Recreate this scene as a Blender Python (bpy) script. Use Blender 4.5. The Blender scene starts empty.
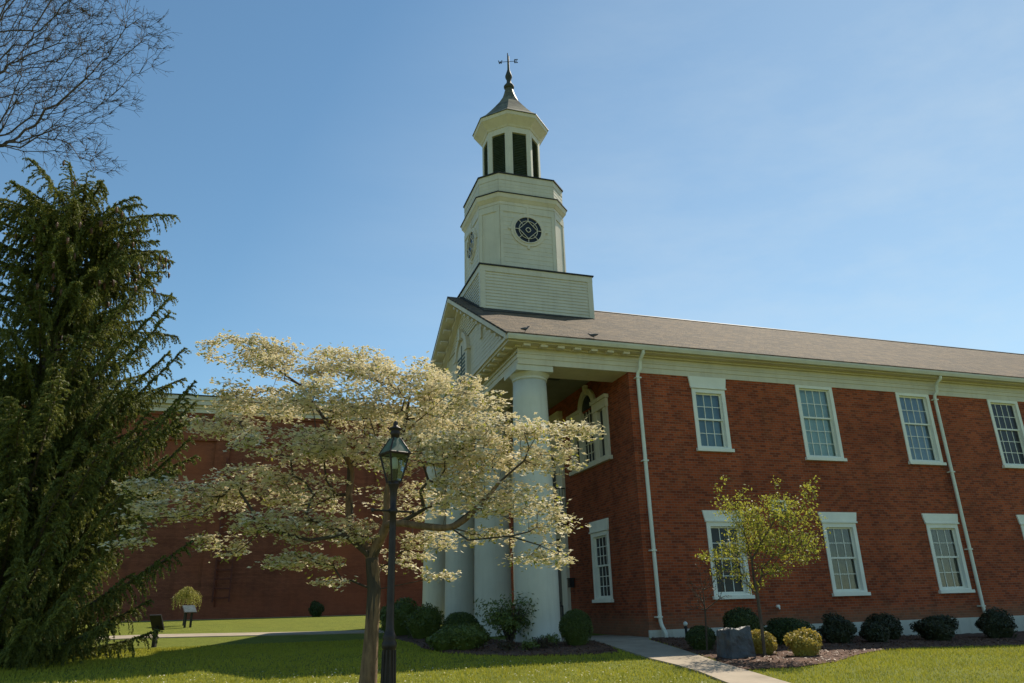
import bpy, math, random
import numpy as np
from mathutils import Vector
from math import radians, sin, cos, pi
scene = bpy.context.scene
col = scene.collection
random.seed(7)
RNG = np.random.default_rng(7)

# ---------------- camera ----------------
cam_d = bpy.data.cameras.new('camera'); cam = bpy.data.objects.new('camera', cam_d); col.objects.link(cam)
cam_d.sensor_fit = 'HORIZONTAL'; cam_d.sensor_width = 36.0; cam_d.lens = 735.25 / 1024 * 36
cam_d.clip_start = 0.1; cam_d.clip_end = 3000
from mathutils import Matrix
Rv = Vector((0.95131841, -0.30714672, -0.02557682)); Uv = Vector((-0.08101773, -0.32927297, 0.94075259)); Fv = Vector((0.29737082, 0.89288309, 0.33812777))
M = Matrix(((Rv.x, Uv.x, -Fv.x, -10.399), (Rv.y, Uv.y, -Fv.y, -19.793), (Rv.z, Uv.z, -Fv.z, 1.6), (0, 0, 0, 1)))
cam.matrix_world = M
scene.camera = cam

# ---------------- light ----------------
SUN = Vector((0.71, 0.50, 1.0)).normalized()          # direction to the sun
world = bpy.data.worlds.new('World'); scene.world = world; world.use_nodes = True
nt = world.node_tree; nt.nodes.clear()
wo = nt.nodes.new('ShaderNodeOutputWorld'); bg = nt.nodes.new('ShaderNodeBackground'); sk = nt.nodes.new('ShaderNodeTexSky')
sk.sky_type = 'NISHITA'; sk.sun_disc = False
sk.sun_elevation = math.asin(SUN.z); sk.sun_rotation = math.atan2(SUN.x, SUN.y)
sk.air_density = 1.0; sk.dust_density = 0.05; sk.ozone_density = 1.1; sk.altitude = 100
bg.inputs[1].default_value = 0.112
tint = nt.nodes.new('ShaderNodeMix'); tint.data_type = 'RGBA'; tint.blend_type = 'MULTIPLY'; tint.inputs[0].default_value = 1; tint.inputs[7].default_value = (.80, 1.0, .97, 1)
nt.links.new(sk.outputs[0], tint.inputs[6])
# thin high cirrus towards the east
tcw = nt.nodes.new('ShaderNodeTexCoord'); mpw = nt.nodes.new('ShaderNodeMapping'); mpw.inputs['Scale'].default_value = (1.6, 4.5, 9); mpw.inputs['Rotation'].default_value = (0, .35, .5)
nt.links.new(tcw.outputs['Generated'], mpw.inputs[0]); nw = nt.nodes.new('ShaderNodeTexNoise'); nw.inputs['Scale'].default_value = 1.1; nw.inputs['Detail'].default_value = 7; nw.inputs['Roughness'].default_value = .62
nt.links.new(mpw.outputs[0], nw.inputs['Vector']); dw = nt.nodes.new('ShaderNodeVectorMath'); dw.operation = 'DOT_PRODUCT'; dw.inputs[1].default_value = Vector((.93, .36, -.25)).normalized()
nt.links.new(tcw.outputs['Generated'], dw.inputs[0])
r1 = nt.nodes.new('ShaderNodeMapRange'); r1.inputs[1].default_value = .15; r1.inputs[2].default_value = .95; nt.links.new(dw.outputs['Value'], r1.inputs[0])
r2 = nt.nodes.new('ShaderNodeMapRange'); r2.inputs[1].default_value = .40; r2.inputs[2].default_value = .75; r2.inputs[3].default_value = .34; r2.inputs[4].default_value = .66; nt.links.new(nw.outputs['Fac'], r2.inputs[0])
mu = nt.nodes.new('ShaderNodeMath'); mu.operation = 'MULTIPLY'; nt.links.new(r1.outputs[0], mu.inputs[0]); nt.links.new(r2.outputs[0], mu.inputs[1])
cl = nt.nodes.new('ShaderNodeMix'); cl.data_type = 'RGBA'; nt.links.new(mu.outputs[0], cl.inputs[0]); nt.links.new(tint.outputs[2], cl.inputs[6]); cl.inputs[7].default_value = (5.2, 5.9, 6.2, 1)
nt.links.new(cl.outputs[2], bg.inputs[0]); nt.links.new(bg.outputs[0], wo.inputs[0])
sd = bpy.data.lights.new('sun', 'SUN'); sd.energy = 5.0; sd.angle = radians(0.53); sd.color = (1.0, 0.90, 0.74)
so = bpy.data.objects.new('sun', sd); col.objects.link(so)
so.rotation_euler = (-SUN).to_track_quat('-Z', 'Y').to_euler(); so.location = (20, 10, 40)
scene.view_settings.view_transform = 'Standard'; scene.view_settings.look = 'None'
scene.view_settings.gamma = 1.0; scene.view_settings.use_curve_mapping = False
scene.view_settings.exposure = 0.30

# ---------------- materials ----------------
def new_mat(name):
    m = bpy.data.materials.new(name); m.use_nodes = True
    n = m.node_tree; b = n.nodes['Principled BSDF']
    return m, n, b
def mixrgb(n, fac, a, b, bt='MIX'):
    x = n.nodes.new('ShaderNodeMix'); x.data_type = 'RGBA'; x.blend_type = bt
    for s, v in ((x.inputs[0], fac), (x.inputs[6], a), (x.inputs[7], b)):
        if hasattr(v, 'is_linked') or isinstance(v, bpy.types.NodeSocket): n.links.new(v, s)
        elif s == x.inputs[0]: s.default_value = v
        else: s.default_value = (*v, 1)
    return x.outputs[2]
def noise(n, scale, detail=4, rough=.55, vec=None, dim='3D'):
    t = n.nodes.new('ShaderNodeTexNoise'); t.inputs['Scale'].default_value = scale; t.inputs['Detail'].default_value = detail; t.inputs['Roughness'].default_value = rough
    if vec is not None: n.links.new(vec, t.inputs['Vector'])
    return t.outputs['Fac']
def ramp(n, fac, a, b):
    r = n.nodes.new('ShaderNodeMapRange'); r.inputs[1].default_value = a; r.inputs[2].default_value = b; r.clamp = True
    n.links.new(fac, r.inputs[0]); return r.outputs[0]
def bump(n, b, h, strength, dist=.02):
    x = n.nodes.new('ShaderNodeBump'); x.inputs['Strength'].default_value = strength; x.inputs['Distance'].default_value = dist
    n.links.new(h, x.inputs['Height']); n.links.new(x.outputs[0], b.inputs['Normal'])
def position(n):
    g = n.nodes.new('ShaderNodeNewGeometry'); return g.outputs['Position']
def plain(name, c, rough=.6, metal=0, var=.12, nscale=3.0, bmp=0, spec=.4):
    m, n, b = new_mat(name)
    p = position(n)
    f = noise(n, nscale, 5, .6, p)
    c2 = tuple(max(0, x * (1 - var * 2.2)) for x in c); c1 = tuple(min(1, x * (1 + var)) for x in c)
    n.links.new(mixrgb(n, ramp(n, f, .3, .7), c2, c1), b.inputs['Base Color'])
    b.inputs['Roughness'].default_value = rough; b.inputs['Metallic'].default_value = metal
    b.inputs['Specular IOR Level'].default_value = spec
    if bmp: bump(n, b, noise(n, nscale * 12, 4, .6, p), bmp, .01)
    return m
def painted(name, c, rough=.55, dirt=.35):
    m, n, b = new_mat(name); p = position(n)
    mp = n.nodes.new('ShaderNodeMapping'); mp.inputs['Scale'].default_value = (5, 5, .45); n.links.new(p, mp.inputs[0])
    o = mixrgb(n, ramp(n, noise(n, 1.2, 5, .6, p), .3, .7), tuple(x * .86 for x in c), c)
    d = n.nodes.new('ShaderNodeMath'); d.operation = 'MULTIPLY'; d.inputs[1].default_value = dirt; n.links.new(ramp(n, noise(n, 1, 6, .7, mp.outputs[0]), .50, .78), d.inputs[0])
    o = mixrgb(n, d.outputs[0], o, (c[0] * .55, c[1] * .5, c[2] * .42))
    n.links.new(o, b.inputs['Base Color']); b.inputs['Roughness'].default_value = rough; b.inputs['Specular IOR Level'].default_value = .35
    bump(n, b, noise(n, 14, 4, .6, p), .15, .01); return m
def brick_mat(name, axis, c1, c2, mort, stain=True, patch=.5):
    m, n, b = new_mat(name)
    p = position(n)
    s = n.nodes.new('ShaderNodeSeparateXYZ'); n.links.new(p, s.inputs[0])
    c = n.nodes.new('ShaderNodeCombineXYZ'); n.links.new(s.outputs[axis], c.inputs[0]); n.links.new(s.outputs[2], c.inputs[1])
    t = n.nodes.new('ShaderNodeTexBrick'); n.links.new(c.outputs[0], t.inputs['Vector'])
    t.inputs['Scale'].default_value = 1; t.inputs['Brick Width'].default_value = .215; t.inputs['Row Height'].default_value = .0765
    t.inputs['Mortar Size'].default_value = .010; t.inputs['Mortar Smooth'].default_value = .3; t.inputs['Bias'].default_value = -.2
    t.inputs['Color1'].default_value = (*c1, 1); t.inputs['Color2'].default_value = (*c2, 1); t.inputs['Mortar'].default_value = (*mort, 1)
    big = noise(n, .55, 5, .65, p)
    big2 = noise(n, 1.7, 4, .7, p)
    t2 = n.nodes.new('ShaderNodeTexBrick'); n.links.new(c.outputs[0], t2.inputs['Vector'])
    for nm in ('Scale', 'Brick Width', 'Row Height', 'Mortar Smooth'): t2.inputs[nm].default_value = t.inputs[nm].default_value
    t2.inputs['Mortar Size'].default_value = 0; t2.inputs['Color1'].default_value = (0, 0, 0, 1); t2.inputs['Color2'].default_value = (1, 1, 1, 1); t2.inputs['Bias'].default_value = 0
    dk = n.nodes.new('ShaderNodeMath'); dk.operation = 'MULTIPLY'; dk.inputs[1].default_value = .27 * min(1, patch * 2); n.links.new(ramp(n, t2.outputs['Color'], .35, 1.0), dk.inputs[0])
    o = mixrgb(n, dk.outputs[0], t.outputs['Color'], (.34, .30, .33), 'MULTIPLY')     # dark headers
    d = n.nodes.new('ShaderNodeMath'); d.operation = 'MULTIPLY'; d.inputs[1].default_value = patch
    n.links.new(ramp(n, big, .36, .68), d.inputs[0])
    o = mixrgb(n, d.outputs[0], o, (.34, .30, .30), 'MULTIPLY')
    d2 = n.nodes.new('ShaderNodeMath'); d2.operation = 'MULTIPLY'; d2.inputs[1].default_value = patch * .6
    n.links.new(ramp(n, big2, .5, .8), d2.inputs[0])
    o = mixrgb(n, d2.outputs[0], o, (.36, .14, .055))
    mpz = n.nodes.new('ShaderNodeMapping'); mpz.inputs['Scale'].default_value = (2.2, 2.2, .22); n.links.new(p, mpz.inputs[0])
    d5 = n.nodes.new('ShaderNodeMath'); d5.operation = 'MULTIPLY'; d5.inputs[1].default_value = .5; n.links.new(ramp(n, noise(n, 1.0, 5, .65, mpz.outputs[0]), .52, .78), d5.inputs[0])
    o = mixrgb(n, d5.outputs[0], o, (.45, .42, .42), 'MULTIPLY')      # rain streaks
    if stain:   # soil splashed on the lowest courses
        st = n.nodes.new('ShaderNodeMath'); st.operation = 'ADD'; n.links.new(s.outputs[2], st.inputs[0])
        nn = n.nodes.new('ShaderNodeMath'); nn.operation = 'MULTIPLY'; nn.inputs[1].default_value = .5; n.links.new(noise(n, 2.5, 4, .6, p), nn.inputs[0])
        n.links.new(nn.outputs[0], st.inputs[1])
        r = ramp(n, st.outputs[0], 1.62, 1.2)
        d3 = n.nodes.new('ShaderNodeMath'); d3.operation = 'MULTIPLY'; d3.inputs[1].default_value = .6; n.links.new(r, d3.inputs[0])
        o = mixrgb(n, d3.outputs[0], o, (.23, .125, .07))
    else:       # old paint: long horizontal bands and pale blotches
        mp = n.nodes.new('ShaderNodeMapping'); mp.inputs['Scale'].default_value = (.25, .25, 5.5); n.links.new(p, mp.inputs[0])
        o = mixrgb(n, ramp(n, noise(n, 1.0, 4, .7, mp.outputs[0]), .42, .68), o, (.74, .7, .68), 'MULTIPLY')
        o = mixrgb(n, ramp(n, noise(n, .22, 4, .6, p), .45, .75), o, (.34, .10, .042))
    n.links.new(o, b.inputs['Base Color']); b.inputs['Roughness'].default_value = .85; b.inputs['Specular IOR Level'].default_value = .25
    iv = n.nodes.new('ShaderNodeMath'); iv.operation = 'SUBTRACT'; iv.inputs[0].default_value = 1; n.links.new(t.outputs['Fac'], iv.inputs[1])
    bump(n, b, iv.outputs[0], .5, .006)
    return m
def leaf_mat(name, c1, c2, trans=.4, tc=None, rough=.55, hscale=1.2):
    m, n, b = new_mat(name)
    g = n.nodes.new('ShaderNodeNewGeometry')
    isl = g.outputs['Random Per Island']
    cc = mixrgb(n, isl, c1, c2)
    f = noise(n, hscale, 3, .5, g.outputs['Position'])
    cc = mixrgb(n, ramp(n, f, .35, .65), mixrgb(n, .5, cc, c2), cc)
    n.links.new(cc, b.inputs['Base Color']); b.inputs['Roughness'].default_value = rough; b.inputs['Specular IOR Level'].default_value = .3
    if trans > 0:
        tr = n.nodes.new('ShaderNodeBsdfTranslucent')
        if tc: n.links.new(mixrgb(n, .6, cc, tc), tr.inputs[0])
        else: n.links.new(cc, tr.inputs[0])
        mx = n.nodes.new('ShaderNodeMixShader'); mx.inputs[0].default_value = trans
        out = n.nodes['Material Output']
        n.links.new(b.outputs[0], mx.inputs[1]); n.links.new(tr.outputs[0], mx.inputs[2]); n.links.new(mx.outputs[0], out.inputs[0])
    return m
def bark_mat(name, c1, c2, sc=6):
    m, n, b = new_mat(name)
    tc = n.nodes.new('ShaderNodeMapping'); tc.inputs['Scale'].default_value = (sc * 2.5, sc * 2.5, sc * .5); n.links.new(position(n), tc.inputs[0])
    f = noise(n, 1.0, 6, .65, tc.outputs[0])
    n.links.new(mixrgb(n, ramp(n, f, .35, .65), c1, c2), b.inputs['Base Color']); b.inputs['Roughness'].default_value = .9
    bump(n, b, f, .8, .03); return m

MT = {}
MT['brick_x'] = brick_mat('brick_long_wall', 0, (.42, .082, .024), (.22, .042, .017), (.31, .145, .09))
MT['brick_y'] = brick_mat('brick_front_wall', 1, (.35, .07, .023), (.19, .037, .016), (.24, .115, .072))
MT['brick_old'] = brick_mat('painted_brick', 0, (.29, .10, .052), (.24, .082, .045), (.20, .066, .038), False, .35)
MT['white'] = painted('white_paint', (.68, .62, .49))
MT['cream'] = painted('weathered_white_paint', (.70, .625, .49), .6, .4)
MT['window_white'] = plain('window_paint', (.82, .80, .70), .5, 0, .04, 2)
MT['column'] = painted('column_paint', (.67, .64, .53), .5, .3)
MT['plinth'] = painted('plinth_paint', (.58, .55, .46), .7, .6)
MT['metal_dark'] = plain('dark_metal', (.03, .03, .032), .5, .3, .2, 8)
MT['post'] = plain('lamp_post_paint', (.035, .022, .02), .45, .2, .2, 9)
MT['post_green'] = plain('verdigris_glass', (.12, .16, .125), .75, 0, .2, 9, 0, .2)
MT['copper'] = plain('weathered_copper', (.17, .155, .09), .6, .1, .35, 2.5)
MT['finial'] = plain('dark_finial', (.05, .055, .045), .65, 0, .2, 5)
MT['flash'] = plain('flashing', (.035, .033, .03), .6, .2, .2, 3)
MT['louver'] = plain('louver_green', (.07, .10, .075), .6, 0, .2, 5)
MT['gutter'] = plain('gutter_paint', (.62, .58, .46), .45, .1, .07, 2)
MT['pipe'] = plain('downspout_paint', (.70, .70, .60), .45, .1, .05, 2)
MT['ceiling'] = plain('shaded_ceiling_paint', (.22, .21, .17), .7, 0, .08, 2)  # cream darkened, the portico's shade is put into the colour
MT['concrete'] = plain('concrete', (.37, .305, .225), .9, 0, .12, 1.8, .3)
MT['stone'] = plain('dark_granite', (.06, .068, .08), .55, 0, .25, 5, .6)
MT['wood_dark'] = plain('dark_post', (.03, .028, .026), .7, 0, .2, 6)
MT['sign_face'] = plain('sign_face', (.10, .13, .14), .9, 0, .15, 9, 0, .1)
MT['ladder'] = plain('painted_ladder', (.13, .032, .018), .7, 0, .2, 6)
MT['pigeon'] = plain('pigeon_feathers', (.075, .075, .085), .6, 0, .3, 30)
MT['lamp_white'] = plain('frosted_glass', (.7, .7, .62), .35, 0, .03, 5)
MT['dark_room'] = plain('dark_room', (.012, .012, .013), .8)
MT['dark_glass'] = plain('dark_leaded_glass', (.025, .03, .04), .25, 0, .2, 3, 0, .3)
MT['blind_teal'] = plain('pale_teal_blind', (.46, .60, .56), .8, 0, .06, 3)
MT['reflect_blue'] = plain('grey_blue_reflection', (.26, .36, .46), .8, 0, .1, 2)  # sky reflection painted as the colour of a panel behind the glass
MT['blind_grey'] = plain('grey_blind', (.20, .30, .34), .8, 0, .1, 2)
MT['curtain'] = plain('brown_green_curtain', (.17, .15, .10), .85, 0, .35, 2.2)
MT['door'] = plain('door_paint', (.10, .10, .09), .5, 0, .1, 3)

def shingle_mat():
    m, n, b = new_mat('asphalt_shingle'); p = position(n)
    s = n.nodes.new('ShaderNodeSeparateXYZ'); n.links.new(p, s.inputs[0])
    c = n.nodes.new('ShaderNodeCombineXYZ'); n.links.new(s.outputs[0], c.inputs[0]); n.links.new(s.outputs[2], c.inputs[1])
    t = n.nodes.new('ShaderNodeTexBrick'); n.links.new(c.outputs[0], t.inputs['Vector'])
    t.inputs['Scale'].default_value = 1; t.inputs['Brick Width'].default_value = .32; t.inputs['Row Height'].default_value = .11; t.inputs['Mortar Size'].default_value = .014; t.inputs['Mortar Smooth'].default_value = .6
    t.inputs['Color1'].default_value = (.20, .132, .065, 1); t.inputs['Color2'].default_value = (.08, .054, .028, 1); t.inputs['Mortar'].default_value = (.03, .025, .02, 1)
    o = mixrgb(n, ramp(n, noise(n, .8, 5, .6, p), .3, .7), t.outputs['Color'], (.75, .72, .7), 'MULTIPLY')
    n.links.new(o, b.inputs['Base Color']); b.inputs['Roughness'].default_value = .9
    bump(n, b, noise(n, 9, 4, .7, p), .9, .06); return m
MT['shingle'] = shingle_mat()
def glass_mat():
    m, n, b = new_mat('window_glass')
    out = n.nodes['Material Output']
    tr = n.nodes.new('ShaderNodeBsdfTransparent'); tr.inputs[0].default_value = (.82, .88, .88, 1)
    gl = n.nodes.new('ShaderNodeBsdfGlossy'); gl.inputs['Roughness'].default_value = .03; gl.inputs[0].default_value = (.85, .9, .95, 1)
    fr = n.nodes.new('ShaderNodeFresnel'); fr.inputs[0].default_value = 1.5
    ad = n.nodes.new('ShaderNodeMath'); ad.operation = 'ADD'; ad.inputs[1].default_value = .04; n.links.new(fr.outputs[0], ad.inputs[0])
    bp = n.nodes.new('ShaderNodeBump'); bp.inputs['Strength'].default_value = .12; bp.inputs['Distance'].default_value = .02
    n.links.new(noise(n, 2.2, 2, .5, position(n)), bp.inputs['Height']); n.links.new(bp.outputs[0], gl.inputs['Normal'])
    mx = n.nodes.new('ShaderNodeMixShader'); n.links.new(ad.outputs[0], mx.inputs[0]); n.links.new(tr.outputs[0], mx.inputs[1]); n.links.new(gl.outputs[0], mx.inputs[2])
    n.links.new(mx.outputs[0], out.inputs[0]); return m
MT['glass'] = glass_mat()
def grass_mat(name, ca, cb, cc3, blades=False):
    m, n, b = new_mat(name); p = position(n)
    f1 = noise(n, .35, 5, .65, p); f2 = noise(n, 6, 5, .7, p); f3 = noise(n, 38, 3, .7, p)
    f0 = noise(n, 1.6, 5, .7, p)
    o = mixrgb(n, ramp(n, f1, .38, .62), ca, cb); o = mixrgb(n, ramp(n, f0, .48, .72), o, tuple(x * .62 for x in cb))
    o = mixrgb(n, ramp(n, f2, .38, .68), o, cc3)
    if blades:
        g = n.nodes.new('ShaderNodeNewGeometry')
        o = mixrgb(n, g.outputs['Random Per Island'], o, mixrgb(n, .5, o, (.50, .44, .08)))
    else:
        o = mixrgb(n, ramp(n, f3, .45, .8), o, (.09, .11, .022))
        bump(n, b, f3, 1.0, .05)
    n.links.new(o, b.inputs['Base Color']); b.inputs['Roughness'].default_value = .85; b.inputs['Specular IOR Level'].default_value = .15
    if blades:
        tr = n.nodes.new('ShaderNodeBsdfTranslucent'); n.links.new(o, tr.inputs[0])
        mx = n.nodes.new('ShaderNodeMixShader'); mx.inputs[0].default_value = .35
        n.links.new(b.outputs[0], mx.inputs[1]); n.links.new(tr.outputs[0], mx.inputs[2]); n.links.new(mx.outputs[0], n.nodes['Material Output'].inputs[0])
    return m
MT['lawn'] = grass_mat('lawn', (.24, .25, .028), (.20, .23, .026), (.15, .18, .024))
MT['blades'] = grass_mat('grass_blades', (.36, .37, .036), (.30, .33, .034), (.44, .41, .05), True)
def mulch_mat():
    m, n, b = new_mat('mulch'); p = position(n)
    v = n.nodes.new('ShaderNodeTexVoronoi'); v.inputs['Scale'].default_value = 17; n.links.new(p, v.inputs['Vector'])
    s = n.nodes.new('ShaderNodeSeparateColor'); n.links.new(v.outputs['Color'], s.inputs[0])
    o = mixrgb(n, s.outputs[0], (.06, .027, .015), (.16, .075, .038))
    o = mixrgb(n, ramp(n, noise(n, 1.2, 4, .6, p), .35, .7), o, (.6, .5, .5), 'MULTIPLY')
    n.links.new(o, b.inputs['Base Color']); b.inputs['Roughness'].default_value = .95
    bump(n, b, s.outputs[1], 1, .04); return m
MT['mulch'] = mulch_mat()
MT['chips'] = leaf_mat('mulch_chips', (.08, .034, .018), (.16, .08, .042), 0)
MT['dog_flower'] = leaf_mat('dogwood_flowers', (.90, .84, .66), (.74, .68, .48), .35, (.86, .77, .54), .6)
MT['dog_leaf'] = leaf_mat('dogwood_leaves', (.20, .24, .05), (.30, .30, .07), .5, (.38, .36, .05), .5)
MT['young_leaf'] = leaf_mat('young_tree_leaves', (.36, .37, .05), (.20, .24, .04), .5, (.46, .44, .06), .5)
MT['spruce'] = leaf_mat('spruce_needles', (.25, .25, .045), (.085, .105, .026), .34, None, .6, .6)
MT['cone'] = leaf_mat('spruce_cones', (.16, .07, .03), (.10, .045, .025), 0)
MT['box_dark'] = leaf_mat('dark_boxwood', (.06, .085, .018), (.035, .055, .014), .15, None, .5, 2)
MT['box_mid'] = leaf_mat('green_boxwood', (.10, .13, .024), (.065, .09, .018), .2, None, .5, 2)
MT['rhodo'] = leaf_mat('broad_leaves', (.08, .115, .02), (.12, .15, .03), .2, None, .4, 2)
MT['plum'] = leaf_mat('dark_purple_leaves', (.05, .045, .024), (.03, .04, .016), .12, None, .5, 2)
MT['gold'] = leaf_mat('golden_leaves', (.46, .36, .07), (.34, .27, .055), .35, (.5, .38, .06), .5, 2)
MT['weeping'] = leaf_mat('pale_yellow_leaves', (.42, .38, .10), (.30, .29, .07), .4, None, .5, 2)
MT['redplant'] = leaf_mat('reddish_leaves', (.10, .04, .03), (.06, .06, .025), .2, None, .5, 2)
MT['bark_dog'] = bark_mat('dogwood_bark', (.11, .062, .034), (.27, .165, .09))
MT['bark_dark'] = bark_mat('dark_bark', (.045, .033, .024), (.09, .065, .045))
MT['bark_bare'] = bark_mat('bare_tree_bark', (.055, .042, .034), (.12, .09, .065))
MT['bark_spruce'] = bark_mat('spruce_bark', (.07, .05, .035), (.13, .095, .065))

# ---------------- helpers ----------------
ORI = {}
def tag(o, label=None, cat=None, group=None, kind=None):
    if label: o['label'] = label
    if cat: o['category'] = cat
    if group: o['group'] = group
    if kind: o['kind'] = kind
    return o
def empty(name, loc, label, cat, group=None):
    o = bpy.data.objects.new(name, None); col.objects.link(o); o.location = loc; o.empty_display_size = .3
    ORI[o.name] = Vector(loc); return tag(o, label, cat, group)
def mesh_obj(name, verts, faces, mat, parent=None, loc=None, smooth=False):
    """verts in world coordinates (N,3) array; faces an (M,k) array or list of tuples"""
    v = np.asarray(verts, dtype=np.float64).reshape(-1, 3)
    if parent is not None: o0 = ORI.get(parent.name, Vector((0, 0, 0)))
    elif loc is not None: o0 = Vector(loc)
    else: o0 = Vector((0, 0, 0))
    v = v - np.array(o0)
    me = bpy.data.meshes.new(name)
    if isinstance(faces, np.ndarray):
        M_, k = faces.shape
        me.vertices.add(len(v)); me.vertices.foreach_set('co', v.astype(np.float32).ravel())
        me.loops.add(M_ * k); me.loops.foreach_set('vertex_index', faces.astype(np.int32).ravel())
        me.polygons.add(M_); me.polygons.foreach_set('loop_start', np.arange(0, M_ * k, k, dtype=np.int32))
        try: me.polygons.foreach_set('loop_total', np.full(M_, k, dtype=np.int32))
        except Exception: pass
        me.update(calc_edges=True)
    else:
        me.from_pydata(v.tolist(), [], [tuple(f) for f in faces]); me.update()
    if isinstance(mat, str): mat = MT[mat]
    me.materials.append(mat)
    if smooth: me.polygons.foreach_set('use_smooth', np.ones(len(me.polygons), dtype=bool))
    o = bpy.data.objects.new(name, me); col.objects.link(o)
    if parent is not None:
        o.parent = parent; ORI[o.name] = o0
    else:
        o.location = o0; ORI[o.name] = o0
    return o
class MB:
    def __init__(s): s.v = []; s.f = []
    def add(s, vs, fs):
        k = len(s.v); s.v += [tuple(x) for x in vs]; s.f += [tuple(i + k for i in f) for f in fs]
    def box(s, x0, y0, z0, x1, y1, z1):
        if x0 > x1: x0, x1 = x1, x0
        if y0 > y1: y0, y1 = y1, y0
        if z0 > z1: z0, z1 = z1, z0
        s.add([(x0, y0, z0), (x1, y0, z0), (x1, y1, z0), (x0, y1, z0), (x0, y0, z1), (x1, y0, z1), (x1, y1, z1), (x0, y1, z1)],
              [(0, 3, 2, 1), (4, 5, 6, 7), (0, 1, 5, 4), (1, 2, 6, 5), (2, 3, 7, 6), (3, 0, 4, 7)])
    def obox(s, c, hx, hy, hz, ax):   # oriented box; ax = 3 unit vectors
        c = Vector(c); vs = []
        for dz in (-1, 1):
            for dx, dy in ((-1, -1), (1, -1), (1, 1), (-1, 1)):
                vs.append(c + ax[0] * hx * dx + ax[1] * hy * dy + ax[2] * hz * dz)
        s.add(vs, [(0, 3, 2, 1), (4, 5, 6, 7), (0, 1, 5, 4), (1, 2, 6, 5), (2, 3, 7, 6), (3, 0, 4, 7)])
    def prism(s, pts, ext):          # closed polygon pts extruded by ext
        n = len(pts); e = Vector(ext); a = [Vector(p) for p in pts]; b = [p + e for p in a]
        s.add(a + b, [tuple(range(n))[::-1], tuple(range(n, 2 * n))] + [(i, (i + 1) % n, n + (i + 1) % n, n + i) for i in range(n)])
    def tube(s, pts, rad, n=8, caps=True):
        pts = [Vector(p) for p in pts]
        if not hasattr(rad, '__len__'): rad = [rad] * len(pts)
        rings = []; prev = None
        for i, p in enumerate(pts):
            d = (pts[min(i + 1, len(pts) - 1)] - pts[max(i - 1, 0)]).normalized()
            if prev is None: u = d.orthogonal().normalized()
            else:
                u = (prev - d * prev.dot(d)); u = u.normalized() if u.length > 1e-6 else d.orthogonal().normalized()
            prev = u; w = d.cross(u); rings.append([p + (u * cos(2 * pi * k / n) + w * sin(2 * pi * k / n)) * rad[i] for k in range(n)])
        fs = []
        for i in range(len(pts) - 1):
            for k in range(n): fs.append((i * n + k, i * n + (k + 1) % n, (i + 1) * n + (k + 1) % n, (i + 1) * n + k))
        if caps: fs += [tuple(range(n))[::-1], tuple((len(pts) - 1) * n + k for k in range(n))]
        s.add([q for r in rings for q in r], fs)
    def lathe(s, c, prof, n=24, poly=None):   # prof: (r, z) list; poly: unit polygon instead of a circle
        P = poly or [(cos(2 * pi * k / n), sin(2 * pi * k / n)) for k in range(n)]
        n = len(P); vs = []; fs = []
        for r, z in prof: vs += [(c[0] + r * x, c[1] + r * y, c[2] + z) for x, y in P]
        for i in range(len(prof) - 1):
            for k in range(n): fs.append((i * n + k, i * n + (k + 1) % n, (i + 1) * n + (k + 1) % n, (i + 1) * n + k))
        fs += [tuple(range(n))[::-1], tuple((len(prof) - 1) * n + k for k in range(n))]
        s.add(vs, fs)
    def build(s, name, mat, parent=None, loc=None, smooth=False): return mesh_obj(name, s.v, s.f, mat, parent, loc, smooth)

def gz(x, y):
    w = .64 - .028 * max(0, min(x, 10))
    if y < 0: return w * max(0, (y + 19.8) / 19.8)
    y = min(y, 22)
    return w + .01 * y + .0009 * y * y

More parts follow.
